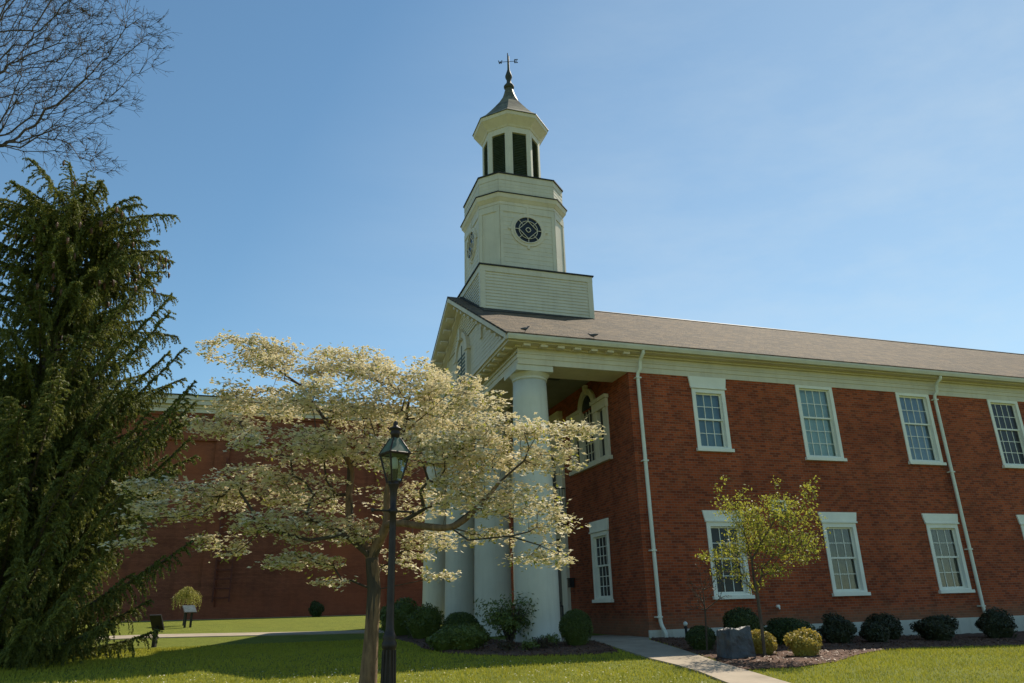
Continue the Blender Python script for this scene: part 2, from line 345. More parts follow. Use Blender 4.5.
# ---------------- ground ----------------
def axis_coords():
    a = np.concatenate([np.arange(-40, 45.01, .5)])
    out = [a[-1]]; st = 1.
    while out[-1] < 900: st *= 1.35; out.append(out[-1] + st)
    neg = [a[0]]; st = 1.
    while neg[-1] > -900: st *= 1.35; neg.append(neg[-1] - st)
    return np.concatenate([np.array(neg[::-1])[:-1], a, np.array(out[1:])])
gx = axis_coords(); gy = axis_coords()
GV = [(x, y, gz(x, y)) for y in gy for x in gx]; nx = len(gx)
idx = np.arange(len(GV)).reshape(len(gy), nx)
GF = np.stack([idx[:-1, :-1].ravel(), idx[:-1, 1:].ravel(), idx[1:, 1:].ravel(), idx[1:, :-1].ravel()], 1)
tag(mesh_obj('lawn', GV, GF, 'lawn', smooth=True), kind='structure')
import bmesh
def drape(name, outline, dz, mat, kind='structure', step=.5, thick=.12, rough=0):
    bm = bmesh.new(); vs = [bm.verts.new((x, y, 0)) for x, y in outline]; bm.faces.new(vs)
    xs = [p[0] for p in outline]; ys = [p[1] for p in outline]
    for ax, lo, hi in ((0, min(xs), max(xs)), (1, min(ys), max(ys))):
        t = math.floor(lo / step) * step + step
        while t < hi:
            co = [0, 0, 0]; no = [0, 0, 0]; co[ax] = t; no[ax] = 1
            bmesh.ops.bisect_plane(bm, geom=bm.verts[:] + bm.edges[:] + bm.faces[:], plane_co=co, plane_no=no)
            t += step
    bmesh.ops.triangulate(bm, faces=bm.faces[:])
    if rough:
        bmesh.ops.subdivide_edges(bm, edges=bm.edges[:], cuts=2, use_grid_fill=True)
    bm.verts.ensure_lookup_table()
    border = {v.index for e in bm.edges if e.is_boundary for v in e.verts}
    for v in bm.verts: v.co.z = gz(v.co.x, v.co.y) + dz + (0 if v.index in border else random.uniform(0, rough))
    r = bmesh.ops.extrude_edge_only(bm, edges=[e for e in bm.edges if e.is_boundary])
    for g in r['geom']:
        if isinstance(g, bmesh.types.BMVert): g.co.z -= thick
    bmesh.ops.recalc_face_normals(bm, faces=bm.faces[:])
    me = bpy.data.meshes.new(name); bm.to_mesh(me); bm.free(); me.materials.append(MT[mat])
    o = bpy.data.objects.new(name, me); col.objects.link(o); return tag(o, kind=kind)
PATH_L = [(-1.55, 1.3), (-2.1, -2), (-2.66, -4.98), (-2.78, -6.25), (-3.0, -7.49), (-3.3, -8.6), (-3.9, -11), (-5, -15), (-6, -18)]
PATH_R = [(-4.7, -18), (-3.9, -15), (-2.9, -11), (-2.45, -8.9), (-2.2, -7.86), (-1.75, -5.94), (-1.15, -3.82), (-.35, -.6), (-.04, -.02), (-.04, 1.3)]
drape('walkway', PATH_L + PATH_R, .035, 'concrete')
drape('back_walkway', [(-40, 10.4), (-20, 10.2), (-14, 10.6), (-9, 9.4), (-4.4, 8.3), (-3.9, 8.3), (-3.9, 10.0), (-4.4, 10.1), (-9, 11.0), (-14, 12.6), (-20, 12.2), (-40, 12.3)], .03, 'concrete')
BED_R = [(-2.1, -7.35), (-.85, -7.4), (.3, -7.0), (1.2, -6.3), (2.1, -5.65), (3.3, -5.0), (4.6, -4.6), (8, -4.6), (14, -4.6), (33, -4.6), (33, -.01), (.02, -.01), (-.28, -.6), (-1.08, -3.82), (-1.68, -5.94)]
drape('mulch_bed', BED_R, .02, 'mulch', rough=.03)
BED_F = [(-1.75, -.1), (-2.15, -2.05), (-2.55, -3.3), (-3.3, -3.55), (-4.0, -3.35), (-4.8, -3.05), (-5.6, -2.4), (-6.15, -1.7), (-6.4, 0), (-6.2, 2.5), (-6.3, 5), (-5.8, 7.6), (-3.82, 7.8), (-3.82, -.1)]
drape('front_mulch_bed', BED_F, .02, 'mulch', rough=.03)
# loose bark chips
def in_poly(x, y, P):
    c = False; j = len(P) - 1
    for i in range(len(P)):
        if (P[i][1] > y) != (P[j][1] > y) and x < (P[j][0] - P[i][0]) * (y - P[i][1]) / (P[j][1] - P[i][1]) + P[i][0]: c = not c
        j = i
    return c
def cards(cen, nrm, along, size, width):
    """diamond leaf cards: centres, normals, long axis (N,3), half length, half width"""
    nrm = nrm / np.linalg.norm(nrm, axis=1, keepdims=True)
    al = along - nrm * np.sum(along * nrm, 1, keepdims=True); al /= np.linalg.norm(al, axis=1, keepdims=True) + 1e-9
    si = np.cross(nrm, al); size = np.asarray(size).reshape(-1, 1); width = np.asarray(width).reshape(-1, 1)
    v = np.stack([cen - al * size, cen + si * width, cen + al * size, cen - si * width], 1).reshape(-1, 3)
    return v, np.arange(len(v)).reshape(-1, 4)
def rdir(n): 
    d = RNG.normal(size=(n, 3)); return d / np.linalg.norm(d, axis=1, keepdims=True)
def scatter(P, n, xr, yr):
    out = []
    while len(out) < n:
        x = random.uniform(*xr); y = random.uniform(*yr)
        if in_poly(x, y, P): out.append((x, y, gz(x, y) + .045))
    return np.array(out)
pc = np.concatenate([scatter(BED_R, 5200, (-2.2, 10), (-7.4, 0)), scatter(BED_F, 2600, (-6.4, -1.7), (-3.6, 3))])
nn = np.array([0, 0, 1.]) + .6 * rdir(len(pc))
v, f = cards(pc, nn, rdir(len(pc)), RNG.uniform(.02, .055, len(pc)), RNG.uniform(.008, .018, len(pc)))
tag(mesh_obj('bark_chips', v, f, 'chips'), 'loose reddish bark chips lying over the planting beds', 'mulch', kind='stuff')
# grass blades on the near lawn
def blades():
    N = 250000
    u = RNG.uniform(0, 1, N); y = -14 + 19 * u ** 1.2; x = RNG.uniform(-19, 12, N)
    keep = np.ones(N, bool)
    for i in range(N):
        if in_poly(x[i], y[i], BED_R) or in_poly(x[i], y[i], BED_F) or in_poly(x[i], y[i], PATHP): keep[i] = False
    keep &= ~((x > -3.9) & (y > -.1))
    x = x[keep]; y = y[keep]; n = len(x)
    z = np.array([gz(a, b) for a, b in zip(x, y)])
    base = np.stack([x, y, z], 1); a = RNG.uniform(0, 2 * pi, n); h = RNG.uniform(.025, .06, n) * (1 + .3 * np.sin(x * 1.3) * np.cos(y * 1.7))
    w = .006 + .0005 * (y + 14)
    side = np.stack([np.cos(a), np.sin(a), 0 * a], 1) * w[:, None]
    lean = np.stack([RNG.normal(0, .018, n), RNG.normal(0, .018, n), h], 1)
    v = np.stack([base - side, base + side, base + lean], 1).reshape(-1, 3)
    return v, np.arange(len(v)).reshape(-1, 3)
PATHP = PATH_L + PATH_R
v, f = blades()
tag(mesh_obj('grass', v, f, 'blades'), 'short sunlit green grass blades of the front lawn', 'grass', kind='stuff')

pt = scatter([(-14, -9), (-3.6, -9), (-3.6, -4.2), (-14, -3.5)], 700, (-14, -3.6), (-9, -3.5)); pt[:, 2] -= .01
v, f = cards(pt, np.array([0, 0, 1.]) + .5 * rdir(len(pt)), rdir(len(pt)), RNG.uniform(.012, .026, len(pt)), RNG.uniform(.008, .016, len(pt)))
tag(mesh_obj('fallen_petals', v, f, 'dog_flower'), 'pale fallen petals scattered over the lawn under the dogwood', 'petals', kind='stuff')
DOG_PADS = [(-10.83, -7.21, 5.81, 0.78, 0.2), (-10.1, -7.77, 5.54, 0.83, 0.23), (-9.34, -7.5, 5.62, 0.77, 0.24), (-8.6, -8.27, 5.26, 0.74, 0.25), (-7.96, -8.8, 4.92, 0.67, 0.22), (-7.42, -9.19, 4.61, 0.37, 0.19), (-11.15, -6.9, 5.21, 0.43, 0.15), (-10.51, -6.79, 5.03, 0.87, 0.21), (-9.63, -8.46, 4.75, 0.78, 0.25), (-8.57, -7.65, 4.81, 1.02, 0.31), (-7.74, -8.56, 4.42, 0.72, 0.32), (-7.16, -9.38, 4.13, 0.64, 0.21), (-6.51, -10.02, 3.99, 0.52, 0.1), (-6.11, -10.16, 3.99, 0.17, 0.06), (-11.12, -7.43, 4.44, 0.56, 0.18), (-10.17, -8.59, 3.99, 0.74, 0.21), (-9.21, -7.75, 4.08, 0.97, 0.26), (-8.2, -9.25, 3.78, 0.81, 0.29), (-7.28, -9.24, 3.75, 0.75, 0.27), (-6.6, -9.78, 3.66, 0.47, 0.19), (-12.22, -7.59, 3.45, 0.27, 0.06), (-11.72, -7.55, 3.41, 0.64, 0.15), (-11.19, -7.41, 3.29, 0.5, 0.19), (-11.83, -7.83, 3.05, 0.5, 0.15), (-12.22, -7.91, 2.61, 0.26, 0.09), (-12.06, -7.86, 2.83, 0.23, 0.09), (-10.55, -7.83, 3.51, 0.69, 0.25), (-9.62, -7.4, 3.44, 0.81, 0.29), (-10.22, -8.26, 2.87, 0.62, 0.18), (-9.47, -7.98, 2.76, 0.69, 0.21), (-9.89, -8.05, 2.32, 0.5, 0.12), (-9.36, -8.02, 2.0, 0.24, 0.09), (-8.23, -7.87, 3.25, 0.56, 0.29), (-7.92, -7.97, 2.61, 0.47, 0.16), (-8.31, -7.52, 2.34, 0.42, 0.19), (-7.57, -9.14, 3.23, 0.71, 0.27), (-7.0, -9.65, 3.03, 0.6, 0.26), (-6.62, -9.99, 2.71, 0.35, 0.2), (-6.79, -9.93, 2.29, 0.41, 0.17), (-7.27, -9.14, 2.58, 0.38, 0.12), (-7.87, -8.51, 2.06, 0.24, 0.07), (-11.03, -7.46, 2.65, 0.33, 0.14), (-10.78, -7.55, 2.47, 0.21, 0.09), (-6.44, -9.94, 3.42, 0.26, 0.12)]
DOG_LIMBS_RAW = [(-8.86, -8.19, 0.33), (-8.84, -8.19, 0.62), (-8.82, -8.2, 1.18), (-8.8, -8.2, 1.87), (-8.85, -8.19, 2.33), (-9.13, -7.88, 2.77), (-9.18, -7.66, 3.34), (-9.18, -7.55, 3.84), (-9.61, -7.41, 4.61), (-10.05, -7.26, 5.23), (-10.56, -7.2, 5.57), (-8.69, -8.45, 2.79), (-8.67, -8.36, 3.32), (-8.52, -8.3, 3.88), (-8.41, -8.23, 4.39), (-8.32, -8.15, 4.91), (-8.55, -8.82, 2.78), (-7.92, -9.34, 2.67), (-7.54, -9.57, 2.96), (-7.24, -9.57, 3.29), (-6.92, -9.78, 3.58), (-7.73, -9.62, 2.47), (-7.21, -9.89, 2.5), (-6.86, -10.12, 2.36), (-9.33, -8.56, 3.13), (-9.98, -8.44, 3.43), (-10.82, -8.06, 3.32), (-11.53, -7.82, 3.34), (-12.1, -7.63, 3.4), (-9.63, -6.87, 4.2), (-9.51, -6.91, 5.09), (-9.46, -6.93, 5.55), (-8.03, -7.62, 3.78), (-7.39, -7.83, 4.44), (-6.96, -8.19, 4.64), (-9.28, -8.36, 2.65), (-9.78, -8.41, 2.57), (-10.34, -8.11, 2.74)]
YOUNG_PADS = [(0.01, -5.76, 3.13, 0.7, 0.53), (-0.12, -5.4, 2.84, 0.53, 0.36), (0.67, -5.98, 3.39, 0.44, 0.31), (0.94, -6.18, 3.8, 0.22, 0.2), (1.07, -6.22, 4.06, 0.09, 0.13), (-0.55, -5.37, 3.6, 0.36, 0.22), (-0.81, -5.28, 3.92, 0.11, 0.09), (-1.27, -5.55, 2.51, 0.26, 0.13), (-0.5, -5.28, 2.63, 0.44, 0.27), (0.27, -6.17, 2.67, 0.56, 0.3), (0.95, -6.08, 2.89, 0.31, 0.31), (0.55, -5.52, 3.71, 0.36, 0.18), (0.67, -5.56, 4.09, 0.11, 0.09), (-0.56, -5.89, 3.32, 0.43, 0.3), (1.17, -6.15, 3.2, 0.13, 0.13), (0.62, -5.97, 2.37, 0.22, 0.09), (-0.65, -5.44, 2.16, 0.28, 0.17), (-0.1, -5.94, 2.21, 0.32, 0.17), (-1.12, -5.39, 2.17, 0.17, 0.13), (-0.3, -5.55, 1.87, 0.19, 0.11), (-0.62, -5.34, 4.12, 0.09, 0.18), (-0.32, -5.65, 3.81, 0.13, 0.18)]
YOUNG_LIMBS = [(-0.35, -5.64, 0.76), (-0.34, -5.65, 0.99), (-0.34, -5.65, 1.7), (-0.37, -5.64, 2.05), (-0.36, -5.64, 2.4), (-0.37, -5.53, 2.93), (-0.56, -5.36, 3.49), (-0.15, -5.71, 2.71), (0.23, -5.84, 3.23), (0.52, -6.04, 3.53), (0.96, -6.18, 3.89), (0.14, -5.6, 2.4), (0.49, -6.03, 2.58)]
SAPLING_PADS = [(-0.98, -4.49, 2.04, 0.36, 0.5), (-0.62, -4.6, 2.35, 0.32, 0.36), (-1.08, -4.35, 1.62, 0.27, 0.32), (-0.59, -4.72, 1.81, 0.27, 0.27)]
SAPLING_LIMBS = [(-0.99, -4.48, 0.58), (-0.96, -4.49, 0.99), (-0.94, -4.5, 1.4), (-0.94, -4.5, 1.82)]
BARE_LIMBS = [(-17.88, -0.44, 1.28), (-19.14, -0.02, 6.36), (-20.4, 0.4, 11.58), (-20.69, 0.5, 15.25), (-19.97, 0.26, 16.56), (-18.51, -0.23, 17.03), (-17.77, -0.47, 17.28), (-16.96, -0.74, 17.18), (-15.89, -1.1, 17.0), (-14.55, -1.55, 16.78), (-13.93, -1.75, 16.42), (-16.69, -1.15, 16.78), (-16.16, -1.43, 15.99), (-15.89, -1.63, 15.12), (-15.39, -1.8, 14.4), (-14.71, -2.02, 13.91), (-20.25, 0.98, 16.77), (-18.56, 0.42, 16.36), (-17.52, 0.08, 16.5), (-20.11, 0.62, 15.48), (-18.27, 0.01, 15.35), (-17.41, -0.28, 14.9), (-16.61, -0.54, 14.71), (-15.53, -0.9, 14.35), (-19.26, -0.4, 14.09), (-17.72, -0.91, 13.7), (-17.23, -1.08, 13.41), (-16.55, -1.3, 12.58), (-15.79, -1.56, 12.32), (-14.69, -1.92, 12.05), (-19.69, 1.22, 18.57), (-18.35, 0.77, 18.9), (-17.35, 0.44, 19.63), (-21.8, 1.4, 17.8), (-21.12, 1.17, 20.79), (-19.73, 0.7, 22.36), (-15.69, -0.95, 17.22), (-15.02, -1.18, 16.23), (-14.43, -1.38, 15.7), (-13.91, -1.55, 15.28)]
BARE_PADS = [(-17.82, -0.46, 17.53, 1.39, 0.7), (-15.93, -1.09, 17.28, 1.25, 0.61), (-14.54, -1.55, 16.71, 0.6, 0.38), (-16.92, -0.23, 16.22, 1.39, 0.7), (-15.43, -1.25, 15.73, 0.81, 0.49), (-17.75, -0.48, 15.15, 1.07, 0.8), (-16.24, -0.98, 14.46, 1.0, 0.53), (-15.01, -1.39, 14.57, 0.53, 0.32), (-17.08, -0.71, 13.55, 1.04, 0.65), (-15.79, -1.14, 13.2, 0.65, 0.26), (-19.3, 0.04, 15.86, 1.35, 1.62), (-20.46, 0.42, 18.7, 1.7, 1.42), (-18.12, 0.17, 19.9, 2.07, 0.89), (-14.28, -1.64, 15.69, 0.32, 0.32), (-15.2, -1.33, 12.57, 0.51, 0.13)]
SPRUCE_TIPS = [(-16.38, 2.22, 14.22), (-17.09, 2.88, 14.83), (-15.97, 1.56, 13.21), (-16.37, 2.75, 13.14), (-15.68, 1.99, 12.3), (-14.86, 1.19, 11.61), (-14.79, 2.22, 12.55), (-13.9, 1.4, 10.95), (-13.95, 0.36, 10.35), (-13.46, 1.25, 10.07), (-13.37, 0.7, 9.37), (-12.93, 1.07, 8.5), (-13.43, 2.08, 8.68), (-12.53, 0.94, 7.54), (-12.6, 0.12, 7.0), (-13.44, 0.19, 6.49), (-12.6, 2.02, 7.23), (-12.54, 1.79, 6.21), (-12.85, 2.31, 5.36), (-12.02, 1.41, 3.54), (-12.91, 0.01, 4.23), (-12.7, 0.58, 2.96), (-12.99, 1.31, 1.96), (-13.32, -0.06, 2.5), (-12.73, 1.32, 1.26), (-14.48, -2.1, 3.51), (-13.67, -1.84, 2.73), (-14.96, -2.46, 2.7), (-13.9, -2.82, 1.92), (-14.57, -2.59, 1.58), (-13.38, -1.41, 1.53), (-16.15, -1.01, 6.27), (-15.15, -1.35, 6.71), (-14.0, -1.2, 5.64), (-14.96, -0.35, 8.31), (-16.35, 0.11, 9.44), (-17.5, 1.02, 10.87), (-16.07, 0.86, 10.97), (-17.55, 1.77, 12.81), (-14.17, -0.09, 7.15), (-13.49, -0.85, 4.56), (-14.49, -1.57, 5.3), (-15.4, -1.9, 4.35)]
# ================= the hall =================
hall = empty('town_hall', (0, 0, gz(0, 0)), 'long two-storey red brick hall with white columned portico, grey shingle roof and white clock tower', 'building')
class Plane:
    """a wall plane: T(u, d, z), d measured inwards"""
    def __init__(s, kind, at): s.k = kind; s.at = at
    def T(s, u, d, z): return (u, s.at + d, z) if s.k == 'x' else (s.at + d, u, z)
    def box(s, mb, u0, u1, d0, d1, z0, z1):
        a = s.T(u0, d0, z0); b = s.T(u1, d1, z1); mb.box(a[0], a[1], a[2], b[0], b[1], b[2])
    def quad(s, mb, u0, u1, z0, z1, d):
        mb.add([s.T(u0, d, z0), s.T(u1, d, z0), s.T(u1, d, z1), s.T(u0, d, z1)], [(0, 1, 2, 3)])
def wall_with_holes(P, u0, u1, z0, z1, th, holes, mb):
    us = sorted({u0, u1} | {h[0] for h in holes} | {h[1] for h in holes}); zs = sorted({z0, z1} | {h[2] for h in holes} | {h[3] for h in holes})
    def solid(i, j):
        if i < 0 or j < 0 or i >= len(us) - 1 or j >= len(zs) - 1: return False
        cu = (us[i] + us[i + 1]) / 2; cz = (zs[j] + zs[j + 1]) / 2
        return not any(h[0] < cu < h[1] and h[2] < cz < h[3] for h in holes)
    for i in range(len(us) - 1):
        for j in range(len(zs) - 1):
            if not solid(i, j): continue
            a, b, c, d = us[i], us[i + 1], zs[j], zs[j + 1]
            P.quad(mb, a, b, c, d, 0); P.quad(mb, a, b, c, d, th)
            for (ii, jj, e0, e1) in ((i - 1, j, (a, c), (a, d)), (i + 1, j, (b, c), (b, d)), (i, j - 1, (a, c), (b, c)), (i, j + 1, (a, d), (b, d))):
                if not solid(ii, jj):
                    mb.add([P.T(e0[0], 0, e0[1]), P.T(e1[0], 0, e1[1]), P.T(e1[0], th, e1[1]), P.T(e0[0], th, e0[1])], [(0, 1, 2, 3)])
def window(P, root, u0, u1, z0, z1, nc, nt_, nb, split, blind, lintel=None, label=None, sill=True, cas=.13, pane='glass'):
    """double-hung sash window; outer casing u0..u1, z0..z1"""
    m = MB(); c = cas
    P.box(m, u0, u0 + c, -.03, .2, z0, z1); P.box(m, u1 - c, u1, -.03, .2, z0, z1)
    P.box(m, u0 + c, u1 - c, -.028, .2, z1 - c, z1); P.box(m, u0 + c, u1 - c, -.028, .2, z0, z0 + .05)
    w = m.build('window', 'window_white', hall if root is None else root)
    if label: w['label'] = label
    a, b, lo, hi = u0 + c, u1 - c, z0 + .05, z1 - c; sp = lo + (hi - lo) * split; r = .045
    for nm, (y0, y1, zz0, zz1, nr) in (('sash', (.07, .11, sp, hi, nt_)), ('sash', (.115, .155, lo, sp + r, nb))):
        s = MB()
        P.box(s, a, a + r, y0, y1, zz0, zz1); P.box(s, b - r, b, y0, y1, zz0, zz1)
        P.box(s, a + r, b - r, y0, y1, zz0, zz0 + r + .01); P.box(s, a + r, b - r, y0, y1, zz1 - r, zz1)
        for k in range(1, nc):
            u = a + r + (b - a - 2 * r) * k / nc; P.box(s, u - .011, u + .011, y0 + .006, y1 - .006, zz0 + r + .01, zz1 - r)
        for k in range(1, nr):
            z = zz0 + r + (zz1 - zz0 - 2 * r) * k / nr; P.box(s, a + r, b - r, y0 + .009, y1 - .009, z - .011, z + .011)
        so_ = s.build('sash', 'window_white', w)
    g = MB(); P.quad(g, a + r * .5, b - r * .5, sp + .02, hi - .02, .092); P.quad(g, a + r * .5, b - r * .5, lo + .02, sp, .137)
    g.build('pane', pane, w)
    k = MB()
    if blind in ('curtain',):
        n = 26; vs = []; fs = []
        for i in range(n + 1):
            u = a + (b - a) * i / n; d = .24 + .018 * sin(i * 1.9) + .01 * sin(i * .7)
            vs += [P.T(u, d, lo), P.T(u, d, hi)]
            if i: fs.append((2 * i - 2, 2 * i, 2 * i + 1, 2 * i - 1))
        k.add(vs, fs); k.build('curtain', blind, w)
        k = MB(); P.box(k, a - .1, b + .1, .33, .35, lo - .1, hi + .1); k.build('dark_backing', 'dark_room', w)
    elif blind == 'dark_room':
        P.box(k, a - .1, b + .1, .33, .35, lo - .1, hi + .1); k.build('dark_backing', 'dark_room', w)
    else:
        P.box(k, a - .02, b + .02, .22, .235, lo, hi); k.build('blind', blind, w)  # blind, except the blue panel, which is a painted sky reflection
        k = MB(); P.box(k, a - .1, b + .1, .33, .35, lo - .1, hi + .1); k.build('dark_backing', 'dark_room', w)
    if sill:
        s = MB(); P.box(s, u0 - .05, u1 + .05, -.1, .05, z0 - .1, z0 - .002); s.build('sill', 'window_white', w)
    if lintel:
        zl, fl = lintel; s = MB(); th = .045
        pts = [P.T(u0 - .03, -th, z1 + .003), P.T(u1 + .03, -th, z1 + .003), P.T(u1 + fl, -th, zl), P.T(u0 - fl, -th, zl)]
        e = Vector(P.T(0, 1, 0)) - Vector(P.T(0, 0, 0)); s.prism(pts, e * (th + .03)); 
        P.box(s, u0 - .05, u1 + .05, -.075, -.02, z1 + .003, z1 + .05)
        s.build('lintel', 'window_white', w)
    return w
PX = Plane('x', 0.0); PY = Plane('y', 0.0)
uppers = [(2.20, 3.42, 6.08, 8.02, 3, 2, 2, .5, 'blind_grey', (8.42, .09), 'upper window with grey blind and a white lintel, nearest the portico'),
          (6.24, 7.74, 5.93, 8.43, 4, 2, 3, .56, 'blind_teal', None, 'upper window with pale teal blind'),
          (10.5, 12.0, 5.93, 8.43, 4, 2, 3, .56, 'reflect_blue', None, 'upper window reflecting blue sky beside a downspout'),
          (14.8, 16.3, 5.93, 8.43, 4, 2, 3, .56, 'dark_room', None, 'dark upper window at the right edge')]
lowers = [(2.19, 3.47, 1.72, 3.83, 3, 2, 2, .5, 'dark_room', (4.17, .1), 'dark lower window behind the young tree'),
          (6.42, 7.72, 1.72, 3.83, 3, 2, 2, .5, 'curtain', (4.17, .1), 'lower window with brown and green curtain right of the young tree'),
          (10.64, 11.99, 1.72, 3.83, 3, 2, 2, .5, 'curtain', (4.17, .1), 'lower window with curtain beside the far downspout'),
          (14.9, 16.2, 1.72, 3.83, 3, 2, 2, .5, 'curtain', (4.17, .1), None)]
for k in range(4):
    x = 19.15 + 4.25 * k
    uppers.append((x, x + 1.5, 5.93, 8.43, 4, 2, 3, .56, 'blind_teal', None, None)); lowers.append((x + .1, x + 1.4, 1.72, 3.83, 3, 2, 2, .5, 'curtain', (4.17, .1), None))
front_l = [(2.2, 3.56, 1.72, 3.8), (10.64, 12.0, 1.72, 3.8)]
pall = [(1.62, 4.78, 6.08, 8.0), (9.42, 12.58, 6.08, 8.0)]
wb = MB(); th = .36; e = .02
wall_with_holes(PX, .004, 34, .2, 8.5, th, [(a + e, b - e, c + e, d - e) for a, b, c, d, *_ in uppers + lowers], wb)
PB = Plane('x', 13.84); wall_with_holes(PB, .37, 34, .2, 8.5, th, [], wb)
PE = Plane('y', 33.64); wall_with_holes(PE, .36, 13.84, .2, 8.5, th, [], wb)
wb.build('long_wall', 'brick_x', hall)
wf = MB()
door_hole = (6.15, 8.05, .5, 3.9); up_door = (6.45, 7.75, 4.7, 7.2)
wall_with_holes(PY, .004, 14.196, .2, 9.0, th, [(a + e, b - e, c + e, d - e) for a, b, c, d in front_l + pall] + [door_hole, up_door], wf)
wf.build('front_wall', 'brick_y', hall)
for u0, u1, z0, z1, nc, n1, n2, sp, bl, li, lb in uppers + lowers: window(PX, hall, u0, u1, z0, z1, nc, n1, n2, sp, bl, li, lb, pane='dark_glass' if bl == 'dark_room' else 'glass')
for i, (a, b, c, d) in enumerate(front_l): window(PY, hall, a, b, c, d, 4, 3, 3, .5, 'curtain' if i else 'dark_room', (4.17, .06), 'lower window under the portico right of the entrance' if i == 0 else None, pane='dark_glass')
# three-part arched windows under the portico
for k, (a, b, c, d) in enumerate(pall):
    mid = (a + b) / 2; m = MB(); P = PY
    m1, m2 = mid - .5, mid + .5
    P.box(m, a, a + .32, -.06, .2, c, d); P.box(m, b - .32, b, -.06, .2, c, d)
    P.box(m, m1 - .34, m1, -.06, .2, c, d); P.box(m, m2, m2 + .34, -.06, .2, c, d)
    P.box(m, a + .2, m1 - .22, -.05, .2, c, c + .08); P.box(m, m2 + .22, b - .2, -.05, .2, c, c + .08); P.box(m, m1, m2, -.05, .2, c, c + .08)
    # entablatures over the side lights
    P.box(m, a - .1, m1 + .001, -.16, .05, d, d + .12); P.box(m, m2 - .001, b + .1, -.16, .05, d, d + .12)
    P.box(m, a - .04, m1 + .001, -.1, .06, d - .28, d - .002); P.box(m, m2 - .001, b + .04, -.1, .06, d - .28, d - .002)
    # arch ring
    n = 20; R0, R1 = .5, .72; zc = d + .02; vs = []; fs = []
    for i in range(n + 1):
        t = pi * i / n; vs += [P.T(mid + R0 * cos(t), -.1, zc + R0 * sin(t)), P.T(mid + R1 * cos(t), -.1, zc + R1 * sin(t)), P.T(mid + R1 * cos(t), .05, zc + R1 * sin(t)), P.T(mid + R0 * cos(t), .05, zc + R0 * sin(t))]
        if i:
            q = 4 * i; fs += [(q - 4, q, q + 1, q - 3), (q - 3, q + 1, q + 2, q - 2), (q - 1, q + 3, q, q - 4), (q - 2, q + 2, q + 3, q - 1)]
    m.add(vs, fs); P.box(m, mid - .09, mid + .09, -.14, .04, zc + .5, zc + .85)
    w = m.build('arched_window', 'cream', hall)
    if k == 0: w['label'] = 'three-part arched upper window at the right end of the portico'
    s = MB()
    for u in (mid - .25, mid, mid + .25): P.box(s, u - .014, u + .014, .02, .05, c + .08, d + .02 + math.sqrt(max(0, .25 - (u - mid) ** 2)))
    z = c + .4
    while z < d + .4:
        hw = .5 if z < zc else math.sqrt(.25 - (z - zc) ** 2); P.box(s, mid - hw, mid + hw, .023, .047, z - .014, z + .014); z += .34
    s.build('glazing_bars', 'cream', w)
    g = MB(); g.add([P.T(a + .1, .06, c), P.T(b - .1, .06, c), P.T(b - .1, .06, d), P.T(a + .1, .06, d)], [(0, 1, 2, 3)])
    arc = [P.T(mid + .5 * cos(pi * i / 16), -.02, zc + .5 * sin(pi * i / 16)) for i in range(17)]; g.add(arc, [tuple(range(17))])
    g.build('pane', 'dark_glass', w)
    s = MB(); P.box(s, a - .1, b + .1, .3, .34, c - .1, d + .1); 
    s.add([P.T(mid + .58 * cos(pi * i / 16), -.006, zc + .58 * sin(pi * i / 16)) for i in range(17)], [tuple(range(17))]); s.build('dark_backing', 'dark_room', w)
    s = MB(); P.box(s, a - .12, b + .12, -.14, .04, c - .13, c - .002); s.build('sill', 'cream', w)
# entrance bay
m = MB()
for u in (5.65, 8.05): PY.box(m, u, u + .5, -.12, .1, .66, 8.3)
PY.box(m, 5.6, 8.6, -.2, .05, 8.3, 8.55); PY.box(m, 6.15, 8.05, -.05, .08, 3.9, 4.38); PY.box(m, 6.15, 8.05, -.05, .08, 7.2, 8.3)
PY.box(m, 6.15, 6.45, -.045, .08, 4.7, 7.2); PY.box(m, 7.75, 8.05, -.045, .08, 4.7, 7.2)
m.build('entrance_surround', 'cream', hall)
for (u0, u1, z0, z1, nm) in ((6.15, 8.05, .66, 3.9, 'door'), (6.45, 7.75, 4.7, 7.2, 'balcony_door')):
    m = MB(); mid = (u0 + u1) / 2
    for a, b in ((u0, mid - .01), (mid + .01, u1)):
        PY.box(m, a, b, .15, .2, z0, z1)
        for q0, q1 in ((.1, .42), (.5, .9)): PY.box(m, a + .14, b - .14, .135, .16, z0 + (z1 - z0) * q0, z0 + (z1 - z0) * q1)
    dd = m.build(nm, 'door', hall)
    m = MB(); m.tube([PY.T(mid - .06, .14, z0 + 1.0), PY.T(mid - .06, .08, z0 + 1.0)], .03, 8); m.build('handle', 'metal_dark', dd)
# balcony
m = MB(); m.box(-1.1, 5.5, 4.42, -.02, 8.7, 4.6); m.box(-1.0, 5.6, 4.3, -.02, 8.6, 4.42); bal = m.build('balcony', 'flash', hall)
m = MB()
for z in (4.72, 5.62):
    m.tube([(-.05, 5.6, z), (-1.05, 5.6, z), (-1.05, 8.6, z), (-.05, 8.6, z)], .022, 6)
for k in range(27): y = 5.6 + 3.0 * k / 26; m.tube([(-1.05, y, 4.6), (-1.05, y, 5.62)], .011, 5)
for k in range(9):
    x = -.05 - .11 * k
    for y in (5.6, 8.6): m.tube([(x, y, 4.6), (x, y, 5.62)], .011, 5)
m.build('railing', 'metal_dark', bal)
